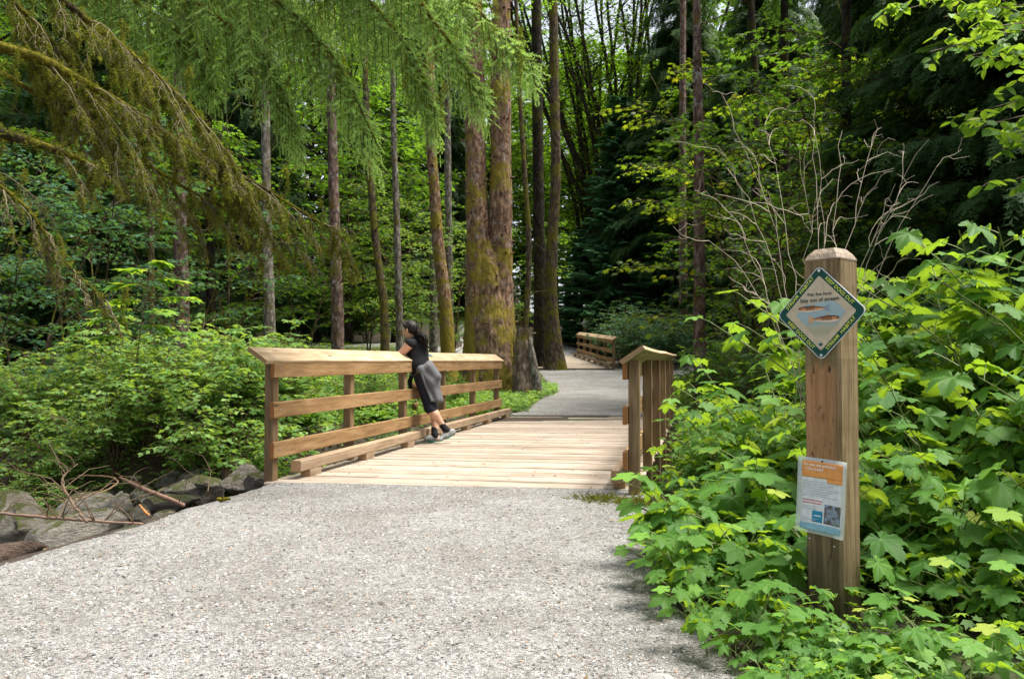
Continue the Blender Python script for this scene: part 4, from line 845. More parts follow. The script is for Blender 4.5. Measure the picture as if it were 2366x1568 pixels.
def T_thimble(seed=0):
    """large soft maple shaped leaf with toothed edge and veins; e = 1 on the veins"""
    r = np.random.default_rng(seed); lob = np.radians([0, 54, -54, 108, -108]); LL = [1.0, .86, .86, .58, .58]; n = 72
    th = np.linspace(-PI * .90, PI * .90, n); rad = np.zeros(n); near = np.zeros(n)
    for l, L in zip(lob, LL):
        d = np.abs(th - l); f = L * (1 - .40 * np.clip(d / .52, 0, 1) ** 1.1); rad = np.maximum(rad, np.where(d < .52, f, 0)); near = np.maximum(near, np.clip(1 - d / .055, 0, 1))
    rad = np.maximum(rad, .46 - .16 * np.clip((np.abs(th) - 2.1) / .7, 0, 1)); rad *= 1 + .055 * (np.arange(n) % 2 * 2 - 1) * (near < .5) + .02 * r.normal(size=n)
    V = [(0.0, 0, 0)]; E = [1.0]; F = []; rings = (.22, .5, .78, 1.0)
    for k, q_ in enumerate(rings):
        rr = rad * q_; x = rr * np.cos(th); y = rr * np.sin(th)
        ridge = .035 * np.sin(np.clip(1 - near, 0, 1) * PI / 2) * q_
        dist = np.min([np.abs((th - l + PI) % (2 * PI) - PI) for l in lob], 0); z = -.20 * rr ** 2 + .075 * np.clip(dist / .45, 0, 1) * q_ + .02 * np.sin(th * 9 + seed) * q_ * q_
        for i in range(n): V.append((x[i], y[i], z[i])); E.append(near[i] * (1 - .25 * q_))
    for i in range(n - 1): F.append([0, 1 + i, 2 + i])
    tri = np.array(F); Q = []
    for k in range(3):
        a = 1 + k * n
        for i in range(n - 1): Q.append([a + i, a + n + i, a + n + i + 1, a + i + 1])
    V = np.array(V); V[:, 0] += .02; return V, [tri, np.array(Q)], np.array(E)

LRN = np.random.default_rng(31)
def leaves(mb, T, pos, X, Z, size, v):
    tv, tf = T[0], T[1]; tf = tf if isinstance(tf, list) else [tf]; n = len(pos)
    if n == 0: return
    size = np.asarray(size, float)
    if size.ndim == 1: size = size[:, None] * np.stack([np.ones(n), LRN.uniform(.82, 1.12, n), LRN.uniform(.1, 2.0, n)], 1)
    V, F = instance(tv, tf, None, np.asarray(pos), np.asarray(X), np.asarray(Z), size); e = np.tile(T[2], n) if len(T) > 2 else 0.0
    mb.add(V, F, v=np.repeat(v, len(tv)), e=e)

def rdir(r, n): return unit(r.normal(size=(n, 3)))
def arc_branch(r, p, az, el0, el1, L, n=7, wob=.08):
    """polyline leaving p at azimuth az, elevation bending from el0 to el1"""
    pts = [np.asarray(p, float)]; a = az
    for k in range(n):
        t = k / (n - 1); el = el0 + (el1 - el0) * t + r.normal() * wob; a += r.normal() * wob
        pts.append(pts[-1] + L / n * np.array([math.cos(a) * math.cos(el), math.sin(a) * math.cos(el), math.sin(el)]))
    return np.array(pts)

def broadleaf(seed, Hh, zb, n1, L1, n2, L2, lsz, T, el=(.9, .1), per=.11, lean=0.0, r0=.14, layered=.8, shape='dome', stems=1):
    """returns (wood MB, leaf MB). crown from zb to Hh"""
    r = np.random.default_rng(seed); wood = MB(); lf = MB(); P_, X_, Z_, S_, V_ = [], [], [], [], []
    for st in range(stems):
        az = r.uniform(0, 6.28); sp = (0 if stems == 1 else r.uniform(.12, .3)) + lean
        top = np.array([math.cos(az) * sp * Hh, math.sin(az) * sp * Hh, Hh * .93]); mid = np.array([math.cos(az) * sp * Hh * .35 + r.normal() * .2, math.sin(az) * sp * Hh * .35, Hh * .5])
        tr = curve((r.normal() * .1 * (stems > 1), r.normal() * .1 * (stems > 1), -.2), mid, top, 14); rr = r0 * (1 - np.linspace(0, 1, 14) * .85) / math.sqrt(stems); wood.add(*tube(tr, rr, 7))
        for k in range(n1 // stems):
            f = (k + r.random()) / (n1 // stems); z = zb + (Hh * .93 - zb) * f; i = np.interp(z, tr[:, 2], np.arange(14)); p = np.array([np.interp(i, np.arange(14), tr[:, c]) for c in range(3)])
            sh = {'dome': math.sin(PI * (.22 + .75 * f)) ** .7, 'cone': 1 - .8 * f, 'col': .8}[shape]; L = L1 * sh * r.uniform(.7, 1.15); a = r.uniform(0, 6.28)
            br = arc_branch(r, p, a, el[0] * r.uniform(.7, 1.2), el[1] * r.uniform(.2, 1.4), L, 8); wood.add(*tube(br, r0 * .32 * (1 - np.linspace(0, 1, 9) * .8) * (.5 + .5 * sh), 5, False))
            for j in range(n2):
                t = .25 + .75 * (j + r.random() * .6) / n2; q_ = np.array([np.interp(t * 8, np.arange(9), br[:, c]) for c in range(3)]); d = unit(br[min(8, int(t * 8) + 1)] - br[int(t * 8) - 0 if t < 1 else 7]) if True else None
                sgn = 1 if j % 2 else -1; aa = math.atan2(d[1], d[0]) + sgn * r.uniform(.5, 1.1); l2 = L2 * (1.1 - .55 * t) * r.uniform(.7, 1.2)
                tw = arc_branch(r, q_, aa, r.uniform(-.1, .35), r.uniform(-.45, .05), l2, 4, .1); wood.add(*tube(tw, [.010, .008, .006, .005, .003], 3, False))
                m = max(2, int(l2 / per)); ts = np.linspace(.15, 1, m) * 4; pp = np.stack([np.interp(ts, np.arange(5), tw[:, c]) for c in range(3)], 1)
                for sg in (-1, 1):
                    ang = aa + sg * r.uniform(.4, 1.2, m); dz = r.uniform(-.5, .12, m); X = np.stack([np.cos(ang), np.sin(ang), dz], 1)
                    P_.append(pp + r.normal(size=(m, 3)) * .02); X_.append(X); Z_.append(np.array([0, 0, layered]) + r.normal(size=(m, 3)) * .38); S_.append(lsz * r.uniform(.55, 1.25, m)); V_.append(np.clip(.45 + .25 * r.normal() * .6 + r.normal(size=m) * .22, 0, 1))
    leaves(lf, T, np.concatenate(P_), np.concatenate(X_), np.concatenate(Z_), np.concatenate(S_), np.concatenate(V_)); return wood, lf

# ---- conifers
def T_brush(n=18, ln=.17, wd=.035, fwd=.9, seed=0, stem=True):
    """needle-covered shoot of length 1"""
    r = np.random.default_rng(seed); V = []; F = []
    for k in range(n):
        t = (k + .5) / n * .95; a = k * 2.4; d = np.array([fwd, math.cos(a), math.sin(a) * .8]); d = unit(d) * ln * (1.15 - .4 * t); s_ = unit(np.cross(d, r.normal(size=3))) * wd * .5; b0 = np.array([t, 0, 0]); i = len(V)
        V += [b0 - s_, b0 + s_, b0 + d]; F.append([i, i + 1, i + 2])
    return np.array(V), np.array(F)
def T_spray(seed=0, nb=9, droop=.22, sw=.040):
    """flat conifer spray of length 1 with side shoots as narrow folded blades"""
    r = np.random.default_rng(seed); V = []; F = []
    def blade(a, d, L, w_):
        d = unit(d); s_ = unit(np.cross(d, [0, 0, 1.])) * w_; i = len(V); V.extend([a, a + d * L * .5 + s_ + [0, 0, -.012], a + d * L, a + d * L * .5 - s_ + [0, 0, -.012]]); F.append([i, i + 1, i + 2, i + 3])
    for k in range(nb):
        t = k / nb; a = np.array([t, 0, -droop * t * t]); Ls = .42 * (1 - t) ** .7 + .08
        for sg in (-1, 1):
            ang = sg * r.uniform(.75, 1.05); d = np.array([math.cos(ang), math.sin(ang), -.25 + r.normal() * .1]); blade(a, d, Ls, sw)
            m = int(Ls / .12)
            for j in range(m):
                b_ = a + unit(d) * Ls * (j + .5) / (m + .5)
                for s2 in (-1, 1): an2 = ang + s2 * r.uniform(.6, .9); blade(b_, np.array([math.cos(an2), math.sin(an2), -.3 + r.normal() * .15]), Ls * .38, sw * .8)
    blade(np.array([.8, 0, -droop * .64]), np.array([1, 0, -.4]), .25, sw); return np.array(V, float), [np.array(F)]
SPR = [T_spray(i) for i in range(3)]; SPR_D = [T_spray(5 + i, 9, .50, .024) for i in range(2)]
def conifer(seed, Hh, zb, R0, nwh, per, spray, ssz, el=(-.1, -.35), r0=.18, taper=.9, shape=1.0, droopy=0, vmean=.4, gaps=0.0):
    r = np.random.default_rng(seed); wood = MB(); lf = MB(); wood.add(*tube(curve((0, 0, -.3), (.05, 0, Hh * .5), (0, .05, Hh), 12), r0 * (1 - np.linspace(0, .95, 12)), 8))
    L_ = []
    for k in range(nwh):
        f = (k + r.random() * .8) / nwh; z = zb + (Hh - zb) * f; R = R0 * (1 - taper * f ** shape) * r.uniform(.75, 1.15)
        for j in range(per):
            if r.random() < gaps: continue
            a = j * 2 * PI / per + r.uniform(-.4, .4) + k * .7; br = arc_branch(r, (0, 0, z), a, el[0] + r.normal() * .1, el[1] + r.normal() * .1, R, 6, .06); wood.add(*tube(br, r0 * .22 * (1 - np.linspace(0, 1, 7) * .85) * max(.3, 1 - f), 4, False))
            m = max(2, int(R / (ssz * .30)))
            for i in range(m):
                t = .18 + .82 * (i + .5) / m; q_ = np.array([np.interp(t * 6, np.arange(7), br[:, c]) for c in range(3)]); base = math.atan2(br[-1, 1] - br[0, 1], br[-1, 0] - br[0, 0])
                for sg in (-1, 1):
                    aa = base + sg * r.uniform(.25, 1.0); dz = -.25 - droopy * r.random() + el[1] * .4; L_.append((q_, (math.cos(aa), math.sin(aa), dz), ssz * (1.1 - .5 * t) * r.uniform(.7, 1.2), np.clip(vmean + .12 * r.normal() + .25 * t, 0, 1)))
            L_.append((br[-1] - (br[-1] - br[-2]) * .5, br[-1] - br[-2], ssz * .8, vmean + .3))
    k = r.integers(0, len(spray), len(L_))
    for i, T in enumerate(spray):
        S_ = [l for l, kk in zip(L_, k) if kk == i]; n = len(S_)
        leaves(lf, T, np.array([l[0] for l in S_]), np.array([l[1] for l in S_], float), np.tile([0, 0, 1.], (n, 1)) + r.normal(size=(n, 3)) * .25, np.array([l[2] for l in S_]), np.array([l[3] for l in S_]))
    return wood, lf

# ---- bushes
THL = [T_thimble(i) for i in range(2)]; PALM = T_palm(); OVAL = T_oval(); SIMP = T_simple(); FLAT = T_flat()
def thimble(seed, h, n_st, spread, lsz=.105):
    r = np.random.default_rng(seed); wood = MB(); lf = MB(); D = []
    for s_ in range(n_st):
        a = r.uniform(0, 6.28); L = h * r.uniform(.65, 1.1); p0 = np.array([math.cos(a), math.sin(a), 0]) * r.uniform(0, .18); el = r.uniform(1.0, 1.5)
        st = arc_branch(r, p0, a, el, el - spread * r.uniform(.4, 1.1), L, 8, .07); wood.add(*tube(st, .006 * (1 - np.linspace(0, 1, 9) * .6), 5, False))
        m = max(4, int(L / .085))
        for k in range(m):
            t = .22 + .78 * (k + .5) / m; q_ = np.array([np.interp(t * 8, np.arange(9), st[:, c]) for c in range(3)]); aa = a + k * 2.4 + r.normal() * .3
            pl = lsz * r.uniform(.6, 1.3) * (1.3 - .5 * t); e_ = r.uniform(.2, .8); e2 = q_ + pl * np.array([math.cos(aa) * math.cos(e_), math.sin(aa) * math.cos(e_), math.sin(e_)])
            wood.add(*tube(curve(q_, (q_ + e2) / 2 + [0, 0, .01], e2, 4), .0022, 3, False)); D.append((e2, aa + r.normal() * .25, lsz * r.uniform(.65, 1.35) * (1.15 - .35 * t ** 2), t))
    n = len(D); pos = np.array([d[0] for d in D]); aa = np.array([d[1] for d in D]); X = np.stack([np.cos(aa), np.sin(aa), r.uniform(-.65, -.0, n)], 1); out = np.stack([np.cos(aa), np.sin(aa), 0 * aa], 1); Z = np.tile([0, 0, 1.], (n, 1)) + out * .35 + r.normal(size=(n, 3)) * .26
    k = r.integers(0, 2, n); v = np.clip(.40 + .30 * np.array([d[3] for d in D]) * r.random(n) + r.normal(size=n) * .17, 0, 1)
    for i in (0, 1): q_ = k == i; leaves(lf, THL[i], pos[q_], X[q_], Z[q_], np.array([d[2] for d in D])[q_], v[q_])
    return wood, lf
def shrub(seed, h, R, n_st, lsz, T, n2=9, per=.07, dome=True, wood_r=.008):
    r = np.random.default_rng(seed); wood = MB(); P_, X_, Z_, S_, V_ = [], [], [], [], []; lf = MB()
    for s_ in range(n_st):
        a = r.uniform(0, 6.28); rr = math.sqrt(r.random()); L = math.hypot(h * (1.05 - .45 * rr * rr), R * rr) * r.uniform(.8, 1.05); el = math.atan2(h * (1.05 - .45 * rr * rr), R * rr)
        st = arc_branch(r, (r.normal() * .08, r.normal() * .08, 0), a, min(1.5, el + .35), el - .45, L, 8, .09); wood.add(*tube(st, wood_r * (1 - np.linspace(0, 1, 9) * .7), 4, False))
        for j in range(n2):
            t = .3 + .7 * (j + r.random() * .7) / n2; q_ = np.array([np.interp(t * 8, np.arange(9), st[:, c]) for c in range(3)]); aa = a + r.uniform(-1.6, 1.6) if j % 3 else r.uniform(0, 6.28); l2 = .34 * h * r.uniform(.5, 1.1) * (1.2 - .6 * t)
            tw = arc_branch(r, q_, aa, r.uniform(-.1, .7), r.uniform(-.5, .2), l2, 4, .12); wood.add(*tube(tw, [.004, .0035, .003, .002, .0015], 3, False)); m = max(3, int(l2 / per)); ts = np.linspace(.12, 1, m) * 4; pp = np.stack([np.interp(ts, np.arange(5), tw[:, c]) for c in range(3)], 1); vb = r.normal() * .13
            for sg in (-1, 1):
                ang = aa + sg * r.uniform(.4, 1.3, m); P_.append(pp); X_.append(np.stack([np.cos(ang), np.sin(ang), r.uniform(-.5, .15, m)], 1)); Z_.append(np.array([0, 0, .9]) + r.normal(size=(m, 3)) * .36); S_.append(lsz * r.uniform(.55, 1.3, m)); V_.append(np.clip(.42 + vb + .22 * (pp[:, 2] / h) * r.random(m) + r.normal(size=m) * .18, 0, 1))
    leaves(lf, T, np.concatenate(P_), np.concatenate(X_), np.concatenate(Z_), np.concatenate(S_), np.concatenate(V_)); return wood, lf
def fern(seed, L=.8, nf=13):
    r = np.random.default_rng(seed); lf = MB(); wood = MB(); P_, X_, Z_, S_, V_ = [], [], [], [], []
    for f in range(nf):
        a = f * 6.28 / nf + r.uniform(-.2, .2); fr = arc_branch(r, (0, 0, 0), a, r.uniform(.9, 1.3), r.uniform(-.6, -.1), L * r.uniform(.7, 1.1), 9, .03); wood.add(*tube(fr, .003, 3, False)); m = 34; ts = np.linspace(.12, 1, m) * 9; pp = np.stack([np.interp(ts, np.arange(10), fr[:, c]) for c in range(3)], 1)
        d = unit(np.gradient(pp, axis=0)); sd_ = unit(np.cross(d, [0, 0, 1.])); up = np.cross(sd_, d)
        for sg in (-1, 1): P_.append(pp); X_.append(sd_ * sg + d * .35 - up * .15); Z_.append(up + r.normal(size=(m, 3)) * .1); S_.append(.20 * L * np.sin(np.linspace(.25, 1, m) * PI) ** .7 + .01); V_.append(np.clip(.5 + r.normal() * .15 + r.normal(size=m) * .05, 0, 1))
    leaves(lf, T_flat(.13, .02), np.concatenate(P_), np.concatenate(X_), np.concatenate(Z_), np.concatenate(S_), np.concatenate(V_)); return wood, lf

class Proto:
    """a plant of one kind: first use builds the objects, later uses copy them with shared meshes"""
    def __init__(s, name, wl, wmat, lmat, wname='trunk', lname='crown'):
        s.name, s.wmat, s.lmat, s.wn, s.ln = name, wmat, lmat, wname, lname; s.root = None; s.wl = wl
    def put(s, loc, rz, sc, label, cat, group, lmat=None, wmat=None, tilt=(0, 0)):
        first = s.root is None
        if first:
            r = empty(s.name, loc, rz); s.wl[0].build(s.wn, s.wmat, r); s.wl[1].build(s.ln, s.lmat, r); s.root = r; s.wl = None
        else: r = copy_tree(s.root, loc, rz)
        r.location = [float(c) for c in loc]; r.rotation_euler = (tilt[0], tilt[1], rz); r.scale = (sc, sc, sc) if np.isscalar(sc) else sc
        if group is None and 'group' in r: del r['group']
        tag(r, label, cat, group)
        for ch in r.children:
            mm = (wmat or s.wmat) if ch.name.startswith(s.wn) else (lmat or s.lmat)
            ch.material_slots[0].link = 'OBJECT'; ch.material_slots[0].material = mm
        return r
# ================================================================== placing the plants
R9 = np.random.default_rng(77)
# ---- big trees with individually shaped trunks
def trunk_mb(pts, rad, sides=22, rings=90, amp=.05, seed=0, flare=1.5, knobs=0, base=0, stubs=0, lobes=5):
    mb = MB(); C = spline(pts, rings); t = np.linspace(0, 1, rings); R = np.interp(t, np.linspace(0, 1, len(rad)), rad)
    z = C[:, 2] - C[0, 2]; a = np.arange(sides) * 2 * PI / sides; RR = R[:, None] * np.ones((1, sides)); fl = np.exp(-np.clip(z, 0, None) / (rad[0] * 1.8)); RR = RR * (1 + (flare - 1) * fl[:, None] * (1 + .45 * np.cos(a * lobes + seed))[None])
    X = C[:, None, 0] + np.cos(a) * RR; Y = C[:, None, 1] + np.sin(a) * RR; Z = C[:, None, 2] + 0 * X
    q_ = np.stack([X, Y, Z], -1).reshape(-1, 3); nn = vnoise(q_ * [9, 9, 4], seed) * .6 + vnoise(q_ * [22, 22, 9], seed + 1) * .5; nn2 = vnoise(q_ * [2.2, 2.2, 1.2], seed + 2)
    D = (1 + amp * nn + amp * .9 * nn2).reshape(X.shape); X = C[:, None, 0] + (X - C[:, None, 0]) * D; Y = C[:, None, 1] + (Y - C[:, None, 1]) * D
    V = np.stack([X, Y, Z], -1).reshape(-1, 3); i = np.arange(rings - 1)[:, None] * sides; j = np.arange(sides)[None]; j2 = (j + 1) % sides; mb.add(V, np.stack([i + j, i + j2, i + sides + j2, i + sides + j], -1).reshape(-1, 4))
    r = np.random.default_rng(seed)
    for k in range(knobs):
        t_ = r.random(); c = C[int(t_ * (rings - 1))]; rr = R[int(t_ * (rings - 1))]; aa = r.uniform(0, 6.28); d = np.array([math.cos(aa), math.sin(aa), r.uniform(-.1, .4)]); L = r.uniform(.05, .12); mb.add(*tube([c + d * rr * .9, c + d * (rr + L * .5), c + d * (rr + L)], [r.uniform(.025, .05), .022, .010], 6))
    for k in range(stubs):
        t_ = r.uniform(.12, .95); c = C[int(t_ * (rings - 1))]; rr = R[int(t_ * (rings - 1))]; aa = r.uniform(0, 6.28); L = r.uniform(.2, .9); br = arc_branch(r, c, aa, r.uniform(-.2, .4), r.uniform(-.3, .6), rr + L, 5, .15); mb.add(*tube(br, np.linspace(.024, .006, 6), 5))
    return mb
crown_hi = Proto('spruce_tree', conifer(301, 17, 8.5, 3.6, 16, 6, SPR_D, 1.1, (.0, -.5), .05, .8), BK_DARK, ND_DARK)
TOPC = {}
def high_crown(root, h, lo, sc, kind=0):
    """crown carried by a trunk above the frame, child of the tree"""
    key = kind
    if key not in TOPC:
        if kind == 0: w_, l_ = conifer(310, 10, 0, 3.2, 14, 6, SPR_D, 1.0, (.0, -.5), .05, .85); m = ND_DARK
        else: w_, l_ = broadleaf(311, 9, .3, 26, 3.6, 8, 1.1, .15, FLAT, (.8, .1), .13, 0, .08); m = LF_MAPLE
        o = l_.build('crown', m, root); b_ = w_.build('branches', BK_DARK, root); TOPC[key] = (o.data, b_.data)
    else:
        o = bpy.data.objects.new('crown', TOPC[key][0]); b_ = bpy.data.objects.new('branches', TOPC[key][1])
        for q_ in (o, b_): COL.objects.link(q_); q_.parent = root
    for q_ in (o, b_): q_.location = (lo[0], lo[1], h); q_.scale = (sc, sc, sc); q_.rotation_euler = (0, 0, R9.uniform(0, 6))
def big_tree(name, cat, label, pts_uv, widths, Y, mat, seed, kind=0, amp=.05, flare=1.5, knobs=0, stubs=0, ext=16, crown=True, group=None, sides=22, cs=1.0):
    """pts_uv from base up; widths in survey px"""
    P3 = [P(u, v, Y) for u, v in pts_uv]; zb = Hs(P3[0][0], P3[0][1]); b0 = P3[0].copy(); b0[2] = zb - .15; P3[0] = b0
    rad = [w_ / 1840 * Y / 2 for w_ in widths]; d = unit(P3[-1] - P3[-2]); P3.append(P3[-1] + d * (ext - P3[-1][2]) / max(d[2], .3)); rad.append(rad[-1] * .72)
    root = empty(name, (b0[0], b0[1], zb)); tag(root, label, cat, group); L = [p - np.array([b0[0], b0[1], zb]) for p in P3]
    trunk_mb(L, rad, sides, 130, amp, seed, flare, knobs, 0, stubs).build('trunk', mat, root)
    if crown: high_crown(root, L[-1][2] - 5.0, L[-1], cs, kind)
    return root
T1 = big_tree('spruce_tree', 'tree', 'huge double trunked spruce with mossy base right of the near footbridge end', [(1122, 905), (1112, 800), (1106, 640), (1102, 480), (1098, 260), (1095, 0)], [96, 76, 58, 52, 46, 40], 20, BK_SPRUCE, 41, amp=.085, flare=1.5, knobs=70, sides=46, ext=16, crown=False)
P3 = [P(u, v, 20.05) for u, v in [(1158, 905), (1156, 780), (1156, 620), (1157, 480), (1157, 260), (1158, 0)]]; b0 = np.array(T1.location); b0 = b0 + 0; P3[0][2] = b0[2] - .15; P3.append(P3[-1] + [0, 0, 6]); trunk_mb([p - b0 for p in P3], [w_ / 1840 * 20 / 2 for w_ in (92, 70, 56, 51, 49, 43, 32)], 46, 130, .085, 42, 1.5, 80).build('trunk', BK_SPRUCE, T1)
Pb = [P(u, v, 19.95) - b0 for u, v in [(1138, 905), (1136, 840), (1132, 760), (1130, 680), (1129, 600), (1128, 545)]]; Pb[0][2] = -.15
trunk_mb(Pb, [w_ / 1840 * 20 / 2 for w_ in (112, 102, 92, 76, 50, 16)], 40, 80, .10, 44, 1.12, 24, lobes=7).build('trunk_base', barkmat('moss_covered_bark', (.15, .09, .055), (.36, .25, .16), (.25, .195, .03), .56, 7, None), T1)
for a_, d_ in ((1188, 880), (1090, 880)):      # buttress roots
    s0 = P(1176 if a_ > 1120 else 1098, 745, 19.9) - b0; s1 = P(a_ + (10 if a_ > 1120 else -2), 850, 19.75) - b0; s2 = P(a_ + (14 if a_ > 1120 else -14), d_ + 18, 19.6) - b0; m2 = MB(); m2.add(*tube(curve(s0, s1, s2, 12), np.linspace(.10, .17, 12), 12)); m2.build('root', BK_MOSS, T1)
# stump
stp = P(1216, 895, 19.3); sz_ = Hs(stp[0], stp[1]); ST = empty('tree_stump', (stp[0], stp[1], sz_)); tag(ST, 'tall grey tree stump sawn off beside the double trunked spruce', 'stump')
b0 = np.array([stp[0], stp[1], sz_]); Lp = [P(u, v, 19.3) - b0 for u, v in [(1213, 905), (1207, 860), (1208, 810), (1213, 756)]]; mb = trunk_mb(Lp, [.25, .21, .20, .185], 30, 40, .13, 7, 1.12, 6, lobes=4)
mb.build('trunk', barkmat('stump_bark', (.15, .105, .075), (.38, .29, .22), (.20, .16, .02), .42, 6, None), ST)
e = np.arange(24) * 2 * PI / 24; top = Lp[-1]; m2 = MB(); m2.add(np.c_[top[0] + .19 * np.cos(e), top[1] + .19 * np.sin(e), np.full(24, top[2] + .004) + .02 * np.cos(e)], np.arange(24)[None]); m2.build('cut_top', M_DECK if False else plain('stump_cut', (.36, .26, .17), .8), ST)
Lq = [P(u, v, 19.2) - b0 for u, v in [(1242, 905), (1236, 860), (1228, 815), (1222, 775)]]; m3 = trunk_mb(Lq, [.12, .10, .09, .05], 16, 30, .12, 9, 1.1); m3.build('side_stem', BK_GREY, ST)
TR = [
 ('spruce_tree', 'slim leaning spruce with orange bark and moss just right of the woman', [(1040, 815), (1028, 700), (1012, 560), (1003, 430), (995, 300), (992, 120), (990, 0)], [36, 31, 27, 25, 23, 22, 20], 23, BK_SPRUCE, 51, 40, 0),
 ('maple_tree', 'straight pale grey trunk left of the footbridge handrail middle', [(626, 790), (622, 700), (618, 560), (615, 400), (613, 200), (612, 0)], [30, 25, 22, 20, 19, 17], 19, BK_GREY, 52, 0, 3),
 ('maple_tree', 'grey trunk with brown patches behind the dead twigs of the mossy bough', [(781, 812), (779, 700), (774, 560), (770, 400), (765, 180), (762, 0)], [31, 27, 25, 24, 22, 19], 21, BK_RED, 53, 0, 4),
 ('maple_tree', 'crooked brown trunk leaning left behind the woman', [(890, 812), (888, 720), (876, 620), (866, 540), (857, 430), (848, 300), (840, 0)], [22, 19, 19, 18, 17, 15, 13], 23, BK_MOSS, 54, 0, 5),
 ('alder_tree', 'thin grey upright trunk nearest above the woman head', [(926, 800), (922, 700), (918, 560), (914, 420), (910, 320), (906, 0)], [20, 17, 16, 15, 14, 12], 25, BK_GREY, 55, 0, 4),
 ('alder_tree', 'thin straight grey trunk between leaning spruce and double spruce', [(1040, 790), (1038, 600), (1035, 400), (1033, 180), (1032, 0)], [20, 16, 16, 15, 13], 28, BK_GREY, 56, 0, 4),
 ('alder_tree', 'faint thin trunk close behind the straight grey one', [(1002, 800), (1001, 640), (1000, 500), (1000, 300), (1000, 0)], [20, 17, 15, 13, 12], 30, BK_GREY, 156, 0, 2),
 ('fir_tree', 'broad dark grey trunk in the shade behind the maple sapling', [(418, 830), (420, 700), (416, 520), (415, 300), (415, 0)], [40, 33, 31, 28, 24], 20, BK_RED, 57, 8, 2),
 ('alder_tree', 'slender trunk with a pale patch left of the broad dark one', [(352, 800), (350, 650), (348, 500), (345, 300), (343, 0)], [17, 15, 14, 13, 12], 19, BK_MOSS, 58, 0, 6),
 ('fir_tree', 'tall nearly black trunk left of the blue green conifer', [(1252, 800), (1247, 620), (1244, 420), (1241, 200), (1239, 0)], [34, 28, 26, 25, 23], 31, BK_DARK, 59, 14, 8),
 ('maple_tree', 'mossy forked dark trunk beside the nearly black one', [(1285, 818), (1274, 700), (1276, 560), (1284, 400), (1281, 200), (1278, 0)], [46, 30, 26, 24, 22, 20], 30, BK_MOSS, 60, 0, 10),
 ('fir_tree', 'tall slim purplish trunk with mossy branch stubs right of the footbridge', [(1618, 806), (1616, 700), (1616, 560), (1615, 400), (1612, 200), (1609, 0)], [31, 27, 25, 24, 22, 18], 17, BK_RED, 61, 6, 16),
 ('fir_tree', 'brown trunk half hidden behind the blue green conifer', [(1580, 800), (1578, 600), (1577, 460), (1577, 300), (1578, 0)], [22, 19, 18, 16, 14], 34, BK_RED, 62, 0, 4),
 ('maple_tree', 'dark thin trunk high up right of the purplish trunk', [(1748, 800), (1746, 500), (1745, 200), (1738, 60), (1735, 0)], [24, 20, 18, 16, 15], 26, BK_DARK, 63, 0, 8),
 ('fir_tree', 'second dark trunk high above the dead twiggy shrub', [(1818, 800), (1816, 500), (1814, 200), (1812, 0)], [24, 20, 18, 17], 29, BK_DARK, 64, 0, 6),
 ('fir_tree', 'dark trunk low behind the bright leaves left of the signpost', [(1960, 800), (1958, 560), (1955, 300), (1955, 0)], [30, 26, 24, 20], 16, BK_DARK, 65, 0, 8),
 ('fir_tree', 'brown trunk deep in the shade between two shaded maples', [(488, 800), (486, 620), (482, 420), (480, 0)], [26, 22, 20, 16], 25, BK_DARK, 66, 0, 4),
 ('alder_tree', 'thin dark trunk crossing behind the drooping green boughs', [(1205, 790), (1222, 600), (1212, 400), (1200, 200), (1192, 0)], [15, 13, 12, 10, 9], 27, BK_MOSS, 67, 0, 6),
]
for i, (nm, lab, uv, wd_, Y_, mt, sd0, kn, stb) in enumerate(TR):
    big_tree(nm, 'tree', lab, uv, wd_, Y_, mt, sd0, 1 if 'maple' in nm or 'alder' in nm else 0, knobs=kn, stubs=stb, ext=18 if Y_ < 28 else 21, flare=1.35, cs=.75 + .15 * (i % 3), crown=i not in (0, 9, 10, 11, 12))
